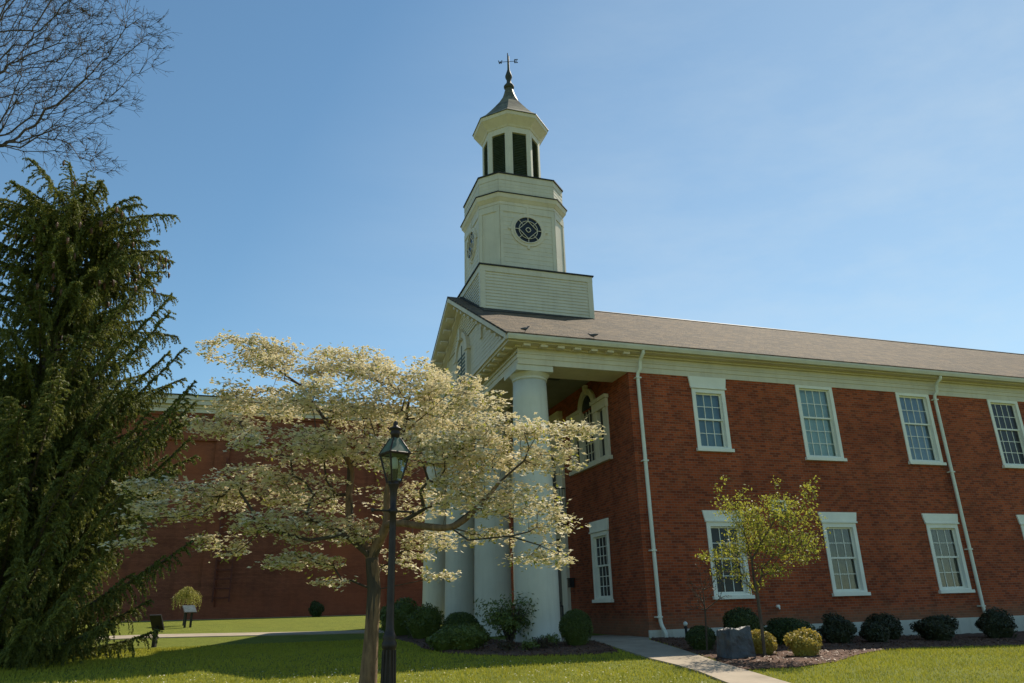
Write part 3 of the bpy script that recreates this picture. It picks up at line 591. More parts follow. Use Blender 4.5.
# wall lantern and hand rail by the door
m = MB(); PY.box(m, 5.2, 5.36, -.2, -.04, 2.15, 2.42); PY.box(m, 5.17, 5.39, -.23, -.01, 2.42, 2.46); PY.box(m, 5.25, 5.31, -.04, 0, 2.2, 2.35); m.build('wall_lantern', 'metal_dark', hall)
m = MB(); m.tube([(-.5, 5.2, .66), (-.5, 5.2, 1.55), (-.5, 5.5, 1.58)], .025, 8); m.tube([(-1.2, 5.2, .66), (-1.2, 5.2, 1.5), (-.5, 5.2, 1.55)], .025, 8); m.build('handrail', 'metal_dark', hall)
# porch floor
m = MB(); m.box(-3.82, .0, .3, -.001, 14.2, .672); m.build('porch_floor', 'concrete', hall)
# plinth of the long wall
m = MB(); m.box(-.03, -.05, .1, 34, -.001, .86); m.box(-.03, -.065, .1, 34, -.05, .8); m.build('plinth', 'plinth', hall)
# columns
for y in (.62, 4.93, 9.27, 13.58):
    c = (-3.07, y, 0); m = MB(); z0, z1 = .675, 8.02
    prof = [(.64, z0), (.64, z0 + .02)]
    for i in range(13):
        t = i / 12; prof.append((.625 - .115 * (t ** 1.7), z0 + .03 + (z1 - z0 - .03) * t))
    m.lathe(c, prof, 40); co = m.build('column', 'column', hall, smooth=True)
    m = MB(); m.lathe(c, [(.515, z1 + .001), (.54, z1 + .02), (.54, z1 + .05), (.52, z1 + .06), (.53, z1 + .09), (.58, z1 + .15), (.62, z1 + .2)], 40)
    m.box(c[0] - .62, y - .62, z1 + .2, c[0] + .55, y + .62, 8.398); m.build('capital', 'column', co)
# entablature
m = MB()
for (z0, z1, p) in ((8.402, 8.58, .035), (8.58, 8.74, .06), (8.74, 8.95, .03)):
    # long side and portico side as one run
    m.box(-3.62 - p, -p, z0, 34, .0 - .0005, z1)
    m.box(-3.62 - p, .0, z0, -2.52, 1.15, z1)                      # corner block, butts to the run
    m.box(-2.52, .0, z0, -.001, 1.15, z1)
    m.box(-3.62 - p, 1.15, z0, -2.52, 13.05, z1)
    m.box(-3.62 - p, 13.05, z0, -.001, 14.2 + p, z1); m.box(-.001, 14.2, z0, 34, 14.2 + p, z1)
m.box(-3.71, -.085, 8.715, 34, -.055, 8.755); m.box(-3.73, -.085, 8.715, -3.68, 14.28, 8.755)
m.build('entablature', 'white', hall)
# cornice and soffit
m = MB()
m.box(-4.06, -.42, 8.952, 34, -.0, 9.06); m.box(-4.06, .0, 8.952, -3.4, 14.2, 9.06); m.box(-4.06, 14.2, 8.952, 34, 14.62, 9.06)
m.box(-4.10, -.46, 9.03, 34, -.42, 9.125); m.box(-4.12, -.46, 9.03, -4.06, 14.66, 9.125)
m.box(-3.76, -.14, 8.90, 34, -.035, 8.951); m.box(-3.76, -.035, 8.90, -3.655, 14.24, 8.951)
m.build('cornice', 'cream', hall)
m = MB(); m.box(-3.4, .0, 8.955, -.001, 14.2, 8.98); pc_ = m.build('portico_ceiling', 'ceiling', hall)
m = MB(); m.box(-1.6, 2.3, 8.93, -1.15, 3.0, 8.953); m.build('ceiling_vent', 'metal_dark', pc_)
def modillions():
    x = -3.45
    while x < -.1: m = MB(); m.box(x - .11, -.37, 8.875, x + .11, -.141, 8.951); m.build('modillion', 'cream', hall); x += .545
    y = .2
    while y < 14.1: m = MB(); m.box(-4.02, y - .11, 8.875, -3.761, y + .11, 8.951); m.build('modillion', 'cream', hall); y += .545
    sl = (13.45 - 9.15) / 7.78; L = math.hypot(1, sl); up = Vector((0, -sl, 1)) / L; al = Vector((0, 1, sl)) / L
    for k in range(1, 14):
        for sgn in (1, -1):
            yy = -.1 + .545 * k
            if yy > 6.9: continue
            z = 9.14 + .5617 * (yy + .52) - .33
            a = Vector((0, sgn * al.y, al.z)); u = Vector((0, sgn * up.y, up.z)); y = yy if sgn > 0 else 14.2 - yy
            m = MB(); m.obox((-3.9, y, z), .1, .15, .045, (a, Vector((1, 0, 0)), u)); m.build('modillion', 'cream', hall)
modillions()
# gutters
for y0, y1, sg in ((-.60, -.462, 1), (14.80, 14.662, -1)):
    m = MB(); m.prism([(-4.12, y0 + .03 * sg, 8.985), (-4.12, y1, 8.985), (-4.12, y1, 9.135), (-4.12, y0 - .005 * sg, 9.135), (-4.12, y0, 9.08)], (38.12, 0, 0)); m.build('gutter', 'gutter', hall)
# downspouts
def downspout(x, zt=9.05, yb=-.12):
    m = MB()
    m.tube([(x, -.50, zt), (x, -.49, zt - .15), (x, -.30, 8.78), (x, -.24, 8.68), (x, -.22, 8.47), (x - .05, -.14, 8.36), (x - .06, -.12, 8.25), (x - .02, -.12, 1.15), (x, -.13, 1.0), (x + .07, -.2, .78), (x + .07, -.24, .52)], .058, 10)
    d = m.build('downspout', 'pipe', hall, smooth=True)
    m = MB()
    for z in (8.2, 5.6, 3.0, 1.2): m.box(x - .14, -.185, z - .02, x + .04, -.001, z + .02)
    m.build('bracket', 'pipe', d)
for x in (.32, 12.22, 24.3): downspout(x)
# roof
m = MB()
def slope(mb, y0, z0, y1, z1, x0, x1, t=.1):
    n = Vector((0, -(z1 - z0), (y1 - y0))).normalized() * t
    if n.z < 0: n = -n
    mb.prism([(x0, y0, z0), (x0, y1, z1), (x0, y1 + n.y, z1 + n.z), (x0, y0 + n.y, z0 + n.z)], (x1 - x0, 0, 0))
m.prism([(-4.16, -.52, 9.14), (-4.16, 7.1, 13.42), (-4.16, 14.72, 9.14), (-4.16, 14.72, 9.21), (-4.16, 7.1, 13.50), (-4.16, -.52, 9.21)], (38.5, 0, 0))
roof = m.build('roof', 'shingle', hall)
m = MB(); m.tube([(1.0, 7.1, 13.5), (34.3, 7.1, 13.5)], .045, 6); m.build('ridge_cap', 'flash', roof)
# pediment: raking cornice + tympanum
m = MB()
RZ = lambda y: 9.14 + .5617 * (y + .52)
for x0, x1, t0, t1, ys in ((-4.15, -4.08, .003, .17, -.44), (-4.08, -3.46, .1, .2, -.2), (-3.7, -3.46, .2, .42, .2)):
    m.prism([(x0, ys, RZ(ys) - t0), (x0, 7.1, 13.42 - t0), (x0, 14.2 - ys, RZ(ys) - t0), (x0, 14.2 - ys, RZ(ys) - t1), (x0, 7.1, 13.42 - t1), (x0, ys, RZ(ys) - t1)], (x1 - x0, 0, 0))
m.build('raking_cornice', 'cream', hall)
m = MB()
z = 9.06; sl = .5617
while z < 13.0:
    z1 = min(z + .15, 13.1); hw0 = (13.1 - z) / sl; hw1 = max(.02, (13.1 - z1) / sl)
    m.add([(-3.487, 7.1 - hw0, z), (-3.487, 7.1 + hw0, z), (-3.475, 7.1 + hw1, z1), (-3.475, 7.1 - hw1, z1), (-3.475, 7.1 - hw0, z), (-3.475, 7.1 + hw0, z)], [(0, 3, 2, 1), (0, 1, 5, 4)]); z = z1
ty = m.build('pediment_siding', 'white', hall)
m = MB(); m.box(-3.56, 6.35, 9.2, -3.44, 7.85, 10.9)
n = 16; m.prism([(-3.56, 7.1 + .75 * cos(pi * i / n), 10.9 + .75 * sin(pi * i / n)) for i in range(n + 1)], (.12, 0, 0))
m.box(-3.62, 6.1, 9.15, -3.44, 6.35, 10.95); m.box(-3.62, 7.85, 9.15, -3.44, 8.1, 10.95); m.box(-3.66, 6.0, 10.95, -3.44, 6.4, 11.07); m.box(-3.66, 7.8, 10.95, -3.44, 8.2, 11.07)
vs = []; fs = []
for i in range(17):
    t = pi * i / 16; c_, s_ = cos(t), sin(t)
    vs += [(-3.63, 7.1 + .75 * c_, 10.95 + .75 * s_), (-3.63, 7.1 + .98 * c_, 10.95 + .98 * s_), (-3.44, 7.1 + .98 * c_, 10.95 + .98 * s_), (-3.44, 7.1 + .75 * c_, 10.95 + .75 * s_)]
    if i: q = 4 * i; fs += [(q - 4, q - 3, q + 1, q), (q - 3, q - 2, q + 2, q + 1), (q - 1, q - 4, q, q + 3)]
m.add(vs, fs); m.box(-3.7, 6.98, 11.62, -3.44, 7.22, 12.1)
pw = m.build('pediment_window', 'cream', hall)
m = MB(); 
for k in range(11): m.box(-3.575, 6.45, 9.3 + .16 * k, -3.561, 7.75, 9.38 + .16 * k)
m.box(-3.58, 7.07, 9.2, -3.562, 7.13, 11.4); m.build('louvers', 'louver', pw)
# back gable closing wall
m = MB(); m.prism([(33.7, 0, 8.5), (33.7, 14.2, 8.5), (33.7, 14.2, 9.16), (33.7, 7.1, 13.4), (33.7, 0, 9.16)], (.3, 0, 0)); m.build('gable_wall', 'brick_y', hall)
# small framed vent + lamp on the long wall
m = MB()
m.box(4.6, -.05, 4.18, 5.14, -.001, 4.24); m.box(4.6, -.05, 4.46, 5.14, -.001, 4.52); m.box(4.6, -.05, 4.24, 4.66, -.001, 4.46); m.box(5.08, -.05, 4.24, 5.14, -.001, 4.46)
v_ = m.build('wall_vent', 'window_white', hall); m = MB()
for k in range(5): m.box(4.66, -.03, 4.25 + .045 * k, 5.08, -.002, 4.275 + .045 * k)
m.build('slats', 'louver', v_)
m = MB(); m.tube([(4.32, -.0, 1.38), (4.32, -.08, 1.38)], .05, 10); m.tube([(4.32, -.08, 1.38), (4.32, -.1, 1.3)], .025, 8); m.build('wall_tap', 'window_white', hall)

# ---------------- tower ----------------
TX, TY = -1.25, 7.1
m = MB()
bx0, bx1, by0, by1, bz1 = -3.5, 1.0, 4.4, 9.8, 13.74
m.box(bx0 + .02, by0 + .02, 10.0, bx1 - .02, by1 - .02, bz1 - .02)
def clap(mb, p0, p1, z0, z1, nrm, ex=.128, out=.03):
    p0 = Vector(p0); p1 = Vector(p1); nr = Vector(nrm); z = z0
    while z < z1 - .01:
        zt = min(z + ex, z1); a = p0 + nr * out; b = p1 + nr * out; c = p1 + nr * .006; d = p0 + nr * .006
        mb.add([(a.x, a.y, z), (b.x, b.y, z), (c.x, c.y, zt), (d.x, d.y, zt), (d.x, d.y, z), (c.x, c.y, z)], [(0, 1, 2, 3), (0, 4, 5, 1)]); z = zt
clap(m, (bx0, by0, 0), (bx1, by0, 0), 11.6, 13.5, (0, -1, 0)); clap(m, (bx0, by1, 0), (bx1, by1, 0), 11.6, 13.5, (0, 1, 0))
clap(m, (bx0, by0, 0), (bx0, by1, 0), 11.6, 13.5, (-1, 0, 0)); clap(m, (bx1, by0, 0), (bx1, by1, 0), 11.6, 13.5, (1, 0, 0))
tb = m.build('tower_base', 'white', hall)
m = MB()
for x in (bx0, bx1):
    for y in (by0, by1):
        sx = -1 if x == bx0 else 1; sy = -1 if y == by0 else 1
        m.box(x + sx * .045, y + sy * .045, 10.8, x - sx * .16, y - sy * .16, 13.62)
m.box(bx0 - .05, by0 - .05, 13.5, bx1 + .05, by1 + .05, 13.735); m.build('corner_board', 'white', tb)
m = MB(); m.box(bx0 - .1, by0 - .1, 13.74, bx1 + .1, by1 + .1, 13.79); m.build('cap_flashing', 'flash', tb)
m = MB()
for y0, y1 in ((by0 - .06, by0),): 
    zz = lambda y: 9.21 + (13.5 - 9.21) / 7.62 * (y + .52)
    m.prism([(bx0 - .12, by0 - .75, zz(by0 - .75) + .012), (bx1 + .02, by0 - .12, zz(by0 - .12) + .012), (bx1 + .08, by0 + .1, zz(by0 + .1) + .012), (bx0 - .08, by0 + .1, zz(by0 + .1) + .012)], (0, 0, .02))  # flashing widened to a taper, painting the tower base's cast shadow on the shingles
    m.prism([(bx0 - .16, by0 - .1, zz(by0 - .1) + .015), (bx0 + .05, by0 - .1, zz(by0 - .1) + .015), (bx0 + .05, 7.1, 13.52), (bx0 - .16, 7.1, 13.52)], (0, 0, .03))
m.build('base_flashing_shadow', 'flash', tb)
def cham(r, a): return [(-a, -r), (a, -r), (r, -a), (r, a), (a, r), (-a, r), (-r, a), (-r, -a)]
def octprism(mb, r, a, z0, z1, r2=None, a2=None):
    r2 = r2 or r; a2 = a2 or a
    lo = [(TX + x, TY + y, z0) for x, y in cham(r, a)]; hi = [(TX + x, TY + y, z1) for x, y in cham(r2, a2)]
    mb.add(lo + hi, [tuple(range(8))[::-1], tuple(range(8, 16))] + [(i, (i + 1) % 8, 8 + (i + 1) % 8, 8 + i) for i in range(8)])
r, a = 1.85, 1.18
m = MB(); octprism(m, r, a, 13.79, 17.1)
for i in range(8):
    p, q = cham(r, a)[i], cham(r, a)[(i + 1) % 8]; d = Vector((q[0] - p[0], q[1] - p[1], 0)).normalized(); nn_ = Vector((d.y, -d.x, 0))
    P0 = Vector((TX + p[0], TY + p[1], 0)) ; P1 = Vector((TX + q[0], TY + q[1], 0))
    # flush horizontal boards with fine open joints, framed panels
    for z0, z1, o in ((13.79, 14.25, .035), (16.7, 16.98, .035)):
        c = (P0 + P1) / 2; L = (P1 - P0).length / 2
        m.obox((c.x + nn_.x * o / 2, c.y + nn_.y * o / 2, (z0 + z1) / 2), L, o / 2, (z1 - z0) / 2, (d, nn_, Vector((0, 0, 1))))
    if i % 2 == 0: clap(m, P0 + d * .12, P1 - d * .12, 14.25, 16.7, nn_, .2, .014)
    for e_, sg in ((P0, 1), (P1, -1)):
        c = e_ + d * sg * .07; m.obox((c.x + nn_.x * .015, c.y + nn_.y * .015, 15.475), .07, .015, 1.225, (d, nn_, Vector((0, 0, 1))))
drum = m.build('clock_stage', 'white', hall)
# round windows
def round_window(i, zc=15.95):
    p, q = cham(r, a)[i], cham(r, a)[(i + 1) % 8]; d = Vector((q[0] - p[0], q[1] - p[1], 0)).normalized(); nr = Vector((d.y, -d.x, 0))
    C0 = Vector((TX + (p[0] + q[0]) / 2, TY + (p[1] + q[1]) / 2, zc)); Z = Vector((0, 0, 1))
    def ring(mb, R0, R1, o0, o1, n=32):
        vs = []; fs = []
        for k in range(n):
            t = 2 * pi * k / n; e_ = d * cos(t) + Z * sin(t)
            vs += [C0 + e_ * R0 + nr * o0, C0 + e_ * R1 + nr * o0, C0 + e_ * R1 + nr * o1, C0 + e_ * R0 + nr * o1]
        for k in range(n):
            A = 4 * k; B = 4 * ((k + 1) % n); fs += [(A, B, B + 1, A + 1), (A + 1, B + 1, B + 2, A + 2), (A + 2, B + 2, B + 3, A + 3), (A + 3, B + 3, B, A)]
        mb.add(vs, fs)
    mb = MB(); ring(mb, .6, .74, .002, .05); ring(mb, .57, .62, .002, .08)
    for t in (0, pi / 2, pi, 3 * pi / 2):
        e_ = d * cos(t) + Z * sin(t); f_ = -d * sin(t) + Z * cos(t); L = .1 if t != pi / 2 else .3
        mb.obox(C0 + e_ * (.72 + L / 2) + nr * .03, .05, .028, L / 2 + .03, (f_, nr, e_))
    return mb.build('round_window', 'cream', hall)
for i in (0, 6, 2, 4):
    rw = round_window(i)
    p, q = cham(r, a)[i], cham(r, a)[(i + 1) % 8]; d = Vector((q[0] - p[0], q[1] - p[1], 0)).normalized(); nr = Vector((d.y, -d.x, 0)); Z = Vector((0, 0, 1))
    C0 = Vector((TX + (p[0] + q[0]) / 2, TY + (p[1] + q[1]) / 2, 15.95))
    mb = MB(); mb.add([C0 + (d * cos(2 * pi * k / 32) + Z * sin(2 * pi * k / 32)) * .58 + nr * .035 for k in range(32)], [tuple(range(32))]); mb.build('pane', 'dark_glass', rw)
    mb = MB()
    def bar(a_, b_, w_=.017):
        A = C0 + d * a_[0] + Z * a_[1] + nr * .065; B = C0 + d * b_[0] + Z * b_[1] + nr * .065; mb.tube([A, B], w_, 4)
    def circ(R_, w_=.015, n=24): mb.tube([C0 + (d * cos(2 * pi * k / n) + Z * sin(2 * pi * k / n)) * R_ + nr * .065 for k in range(n + 1)], w_, 4, False)
    circ(.4); circ(.1)
    for k in range(4):
        t = pi / 2 * k
        bar((.4 * cos(t), .4 * sin(t)), (.58 * cos(t), .58 * sin(t)))
        bar((.4 * cos(t), .4 * sin(t)), (.4 * cos(t + pi / 2), .4 * sin(t + pi / 2)))
        t2 = t + pi / 4; bar((.283 * cos(t2), .283 * sin(t2)), (.4 * cos(t2), .4 * sin(t2)), .01); bar((.4 * cos(t2), .4 * sin(t2)), (.58 * cos(t2), .58 * sin(t2)))
    bar((-.12, 0), (0, .12), .012); bar((0, .12), (.12, 0), .012); bar((.12, 0), (0, -.12), .012); bar((0, -.12), (-.12, 0), .012)
    mb.build('tracery', 'cream', rw)
m = MB()
octprism(m, 1.87, 1.19, 17.02, 17.16); octprism(m, 1.88, 1.2, 17.16, 17.29, 1.96, 1.25); octprism(m, 1.97, 1.255, 17.29, 17.47, 2.01, 1.28)
m.build('stage_cornice', 'cream', drum)
m = MB(); octprism(m, 2.04, 1.3, 17.47, 17.51); m.build('cornice_flashing', 'flash', drum)
m = MB(); octprism(m, 1.86, 1.2, 17.51, 18.45); octprism(m, 1.875, 1.21, 18.17, 18.45)
for i in range(8):
    p, q = cham(1.86, 1.2)[i], cham(1.86, 1.2)[(i + 1) % 8]; d = Vector((q[0] - p[0], q[1] - p[1], 0)).normalized(); n_ = Vector((d.y, -d.x, 0))
    clap(m, (TX + p[0], TY + p[1], 0), (TX + q[0], TY + q[1], 0), 17.51, 18.16, n_, .16, .012)
at = m.build('attic_stage', 'white', hall)
m = MB(); octprism(m, 1.92, 1.24, 18.45, 18.5); m.build('cap_flashing', 'flash', at)
r2, a2 = 1.2, .5
m = MB(); octprism(m, r2 - .12, a2 - .05, 18.5, 21.45)
octprism(m, r2, a2, 18.5, 18.95); octprism(m, r2, a2, 21.1, 21.45)
lant = None
for i in range(8):
    p = cham(r2, a2)[i]; q = cham(r2, a2)[(i + 1) % 8]; d = Vector((q[0] - p[0], q[1] - p[1], 0)).normalized(); n_ = Vector((d.y, -d.x, 0))
    for e_, sg in ((p, 1), (q, -1)):
        c = Vector((TX + e_[0], TY + e_[1], 20.02)) + d * sg * .09 - n_ * .07; m.obox(c, .09, .07, 1.08, (d, n_, Vector((0, 0, 1))))
lant = m.build('belfry', 'white', hall)
for i in range(8):
    p = cham(r2, a2)[i]; q = cham(r2, a2)[(i + 1) % 8]; d = Vector((q[0] - p[0], q[1] - p[1], 0)).normalized(); n_ = Vector((d.y, -d.x, 0))
    c = Vector((TX + (p[0] + q[0]) / 2, TY + (p[1] + q[1]) / 2, 0)); L = (Vector(p) - Vector(q)).length / 2 - .18; mb = MB()
    t_ = (n_ * .05 + Vector((0, 0, -.05))).normalized(); b_ = t_.cross(d)
    z = 19.0
    while z < 21.08: mb.obox((c.x - n_.x * .06, c.y - n_.y * .06, z), L, .05, .006, (d, t_, b_)); z += .085
    mb.obox((c.x - n_.x * .105, c.y - n_.y * .105, 20.02), L, .008, 1.08, (d, n_, Vector((0, 0, 1))))
    mb.build('louver', 'louver', lant)
m = MB(); octprism(m, 1.22, .51, 21.38, 21.46, 1.27, .53); octprism(m, 1.27, .53, 21.46, 21.76, 1.54, .64); octprism(m, 1.55, .645, 21.76, 21.92, 1.585, .66)
m.build('belfry_cornice', 'cream', lant)
m = MB(); U8 = [(x / 1.0, y / 1.0) for x, y in cham(1, .414)]
m.lathe((TX, TY, 0), [(1.62, 21.92), (1.61, 21.96), (1.32, 22.25), (1.06, 22.6), (.80, 22.98), (.55, 23.36), (.37, 23.7), (.25, 24.02), (.16, 24.4)], poly=U8)
sp_ = m.build('spire', 'copper', hall)
m = MB(); m.lathe((TX, TY, 0), [(.18, 24.35), (.24, 24.42), (.25, 24.5), (.18, 24.6), (.12, 24.68), (.1, 24.85), (.16, 25.0), (.17, 25.08), (.12, 25.25), (.07, 25.42), (.055, 25.5), (.045, 26.25), (.0, 26.33)], 14)
m.build('finial', 'finial', sp_, smooth=True)
# cardinal arms with letters
m = MB(); zc = 25.95
wd = Vector((.93, -.37, 0)).normalized()
m.tube([Vector((TX, TY, zc)) - wd * .3, Vector((TX, TY, zc)) + wd * .3], .014, 6)
wn = Vector((-wd.y, wd.x, 0)); m.tube([Vector((TX, TY, zc)) - wn * .3, Vector((TX, TY, zc)) + wn * .3], .014, 6)
m.build('weathervane_arms', 'metal_dark', sp_)
LET = {'E': [((0, -1), (0, 1)), ((0, 1), (1, 1)), ((0, 0), (.8, 0)), ((0, -1), (1, -1))], 'W': [((0, 1), (.25, -1)), ((.25, -1), (.5, .4)), ((.5, .4), (.75, -1)), ((.75, -1), (1, 1))],
       'N': [((0, -1), (0, 1)), ((0, 1), (1, -1)), ((1, -1), (1, 1))], 'S': [((1, 1), (0, 1)), ((0, 1), (0, 0)), ((0, 0), (1, 0)), ((1, 0), (1, -1)), ((1, -1), (0, -1))]}
for L_, c, ax in (('E', wd * .3, wd), ('W', -wd * .46, wd), ('N', wn * .3, wn), ('S', -wn * .46, wn)):
    mb = MB()
    for (p, q) in LET[L_]:
        f_ = lambda t: Vector((TX, TY, zc)) + c + ax * .16 * t[0] + Vector((0, 0, .09 * t[1]))
        mb.tube([f_(p), f_(q)], .022, 5)
    mb.build('letter', 'metal_dark', sp_)

# ================= brick building behind =================
KS = 1.19
def far(mb):   # built at its own distance beyond the rise of the lawn
    mb.v = [(-10.4 + (x + 10.4) * KS, -19.8 + (y + 19.8) * KS, 1.6 + (z - 1.6) * KS) for x, y, z in mb.v]; return mb
old = empty('brick_building', (-17, 29.9, gz(-16, 22)), 'plain reddish painted brick building with a pale cornice behind the dogwood', 'building')
OP = Plane('x', 22.0)
m = MB(); m.box(-46, 22.12, .6, 14, 34, 11.9)
m.box(-46, 22.0, .6, 14, 22.12, 1.9)
for x in (-38, -29.5, -21, -12.95, -4.4, 4, 12.6): m.box(x - .35, 22.0, 1.9, x + .35, 22.12, 10.3)
m.box(-46, 22.0, 10.3, 14, 22.12, 11.05); m.box(-46, 21.96, 10.3, 14, 22.0, 10.38); m.box(-46, 21.95, 11.05, 14, 22.12, 11.2); m.box(-46, 22.02, 11.2, 14, 22.12, 11.75); m.box(-46, 21.9, 11.62, 14, 22.02, 11.76)
far(m).build('wall', 'brick_old', old)
m = MB(); m.box(-46.2, 21.8, 11.76, 14.2, 34.1, 11.98); m.box(-46.3, 21.7, 11.98, 14.3, 34.2, 12.12); m.box(-46.4, 21.45, 12.12, 14.4, 34.3, 12.36); m.box(-46.5, 21.35, 12.36, 14.5, 34.4, 12.56)
far(m).build('cornice', 'gutter', old)
m = MB(); m.box(-46.54, 21.3, 12.56, 14.54, 34.44, 12.62); far(m).build('roof', 'flash', old)
m = MB()
for x in (-12.68, -11.9): m.box(x - .03, 21.9, 2.15, x + .03, 21.96, 9.4)
k = 2.35
while k < 9.4: m.box(-12.65, 21.91, k - .02, -11.93, 21.95, k + .02); k += .45
for k in (2.6, 5.6, 8.8):
    for x in (-12.68, -11.9): m.box(x - .02, 21.96, k - .02, x + .02, 22.13, k + .02)
far(m).build('wall_ladder', 'ladder', old)
m = MB(); m.box(-46, 21.78, .9, 14, 21.98, 1.36)
far(m).build('base_course', 'concrete', old)
# ================= vegetation =================
def grow(skel, par, pts, bf=.35, maxd=None):
    """join points to a skeleton tree, always the cheapest next edge (distance + bf * path length)"""
    P = np.array(skel, float); n0 = len(P); Q = np.array(pts, float); n = len(Q)
    allp = np.concatenate([P, Q]); parent = list(par) + [-1] * n; plen = np.zeros(n0 + n)
    for i in range(n0):
        if par[i] >= 0: plen[i] = plen[par[i]] + np.linalg.norm(P[i] - P[par[i]])
    best = np.full(n, 1e9); bp_ = np.zeros(n, int); done = np.zeros(n, bool)
    for i in range(n0):
        if i < 2: continue
        c = np.linalg.norm(Q - P[i], axis=1) + bf * plen[i]; k = c < best; best[k] = c[k]; bp_[k] = i
    for _ in range(n):
        j = int(np.argmin(np.where(done, 1e9, best))); done[j] = True; parent[n0 + j] = int(bp_[j])
        plen[n0 + j] = plen[bp_[j]] + np.linalg.norm(Q[j] - allp[bp_[j]])
        c = np.linalg.norm(Q - Q[j], axis=1) + bf * plen[n0 + j]; k = (~done) & (c < best); best[k] = c[k]; bp_[k] = n0 + j
    return allp, parent
def tree_tubes(allp, parent, r_tip, expo, rmax_at_root, skip_root=0, sides=4, keep=None):
    n = len(allp); order = list(range(n)); w = np.zeros(n); ch = np.zeros(n, int)
    # accumulate tip counts from leaves upward (children were always added after parents)
    kids = [[] for _ in range(n)]
    for i, p in enumerate(parent):
        if p >= 0: kids[p].append(i)
    def depth_order():
        out = []; st = [i for i in range(n) if parent[i] < 0]
        while st: a = st.pop(); out.append(a); st += kids[a]
        return out
    od = depth_order()
    for i in reversed(od): w[i] = 1 if not kids[i] else sum(w[k] for k in kids[i])
    root = od[0]; rad = r_tip * w ** expo; rad *= 1; sc = rmax_at_root / rad[root]
    # blend so that tips keep r_tip and the root gets rmax
    rad = r_tip + (rad - r_tip) * (rmax_at_root - r_tip) / max(1e-9, rad[root] - r_tip)
    V = []; Fc = []
    for i in od:
        p = parent[i]
        if p < 0: continue
        a = allp[p]; b = allp[i]; d = b - a; L = np.linalg.norm(d)
        if L < 1e-5: continue
        d = d / L; u = np.cross(d, [0, 0, 1.]) if abs(d[2]) < .95 else np.cross(d, [1., 0, 0]); u /= np.linalg.norm(u); v2 = np.cross(d, u)
        s = sides if rad[i] < .015 else 8
        r0 = min(rad[p], rad[i] * 1.25 + .002); r1 = rad[i]; k0 = len(V)
        for (c, r) in ((a - d * r0 * .3, r0), (b, r1)):
            for k in range(s): t = 2 * pi * k / s; V.append(c + (u * cos(t) + v2 * sin(t)) * r)
        for k in range(s): Fc.append((k0 + k, k0 + (k + 1) % s, k0 + s + (k + 1) % s, k0 + s + k))
    return np.array(V), np.array(Fc), rad, kids
def pad_points(pads, dens, flat=True, ymul=.8):
    out = []
    for (x, y, z, rh, rz) in pads:
        n = max(3, int(dens * rh * rh))
        a = RNG.uniform(0, 2 * pi, n); r = np.sqrt(RNG.uniform(0, 1, n))
        px = x + rh * r * np.cos(a); py = y + rh * ymul * r * np.sin(a)
        zz = z + rz * RNG.uniform(-1, 1, n) * (1 - .4 * r) - .12 * rh * r ** 2
        out.append(np.stack([px, py, zz], 1))
    return np.concatenate(out)
def limb_tree(root_pts, extra):
    """root_pts: list of point chains; each chain (start index or None, [points])"""
    P = []; par = []
    for st, ch in extra:
        prev = st
        for c in ch:
            P.append(c); par.append(-1 if prev is None else prev); prev = len(P) - 1
    return P, par
def smooth_trunk(name, chains, mat, parent, sides=14):
    m = MB()
    for pts, rad in chains:
        # Catmull-Rom resample
        Pq = [Vector(p) for p in pts]; out = []; rr = []
        for i in range(len(Pq) - 1):
            p0 = Pq[max(i - 1, 0)]; p1 = Pq[i]; p2 = Pq[i + 1]; p3 = Pq[min(i + 2, len(Pq) - 1)]
            for k in range(5):
                t = k / 5; out.append(.5 * ((2 * p1) + (p2 - p0) * t + (2 * p0 - 5 * p1 + 4 * p2 - p3) * t * t + (-p0 + 3 * p1 - 3 * p2 + p3) * t ** 3)); rr.append(rad[i] + (rad[i + 1] - rad[i]) * t)
        out.append(Pq[-1]); rr.append(rad[-1]); m.tube(out, rr, sides)
    return m.build(name, mat, parent, smooth=True)

# ---- dogwood ----
DL = DOG_LIMBS_RAW
dog = empty('dogwood_tree', (DL[0][0], DL[0][1], gz(DL[0][0], DL[0][1])), 'flowering dogwood with layers of cream blossom and a pale bare trunk beside the street lamp', 'tree')
base = (DL[0][0], DL[0][1], gz(DL[0][0], DL[0][1]) - .1)
ch = [(None, [base] + DL[1:5]), (4, DL[5:11]), (4, DL[11:16]), (11 - 1 + 0, []), ]
P, par = limb_tree(None, [(None, [base] + DL[1:5]), (4, DL[5:11]), (4, DL[11:16]), (11, DL[16:21]), (17, DL[21:24]), (6, DL[24:29]), (8, DL[29:32]), (12, DL[32:35]), (4, DL[35:38])])
pp = pad_points([(a_, b_, c_, d_ * 1.08, e_ * 1.1) for a_, b_, c_, d_, e_ in DOG_PADS], 215)
from mathutils import noise as mnoise
pp = pp[np.array([mnoise.noise(Vector(q) * 1.9) + .35 * mnoise.noise(Vector(q) * 5) > -.27 for q in pp])]
allp, parent = grow(P, par, pp, .22)
V, Fc, rad, kids = tree_tubes(allp, parent, .003, .62, .10)
tr = smooth_trunk('trunk', [([P[0], P[1], P[2], P[3], P[4]], [.175, .13, .105, .092, .085]), ([P[3], P[4], P[5], P[6], P[7], P[8]], [.08, .082, .066, .056, .048, .03]), ([P[3], P[4], P[11], P[12], P[13]], [.08, .08, .064, .052, .03]), ([P[11], P[16], P[17], P[18], P[19]], [.055, .05, .045, .036, .022])], 'bark_dog', dog)
mesh_obj('branches', V, Fc, 'bark_dark', dog)  # darker bark than the trunk, crown shade put into the branch colour
tips = allp[len(P):]
def sprays(c, n, sp, flat=.4):
    k = np.repeat(np.arange(len(c)), n); off = RNG.normal(size=(len(k), 3)) * sp; off[:, 2] *= flat
    return c[k] + off
fl = sprays(tips, 10, .085, .32)
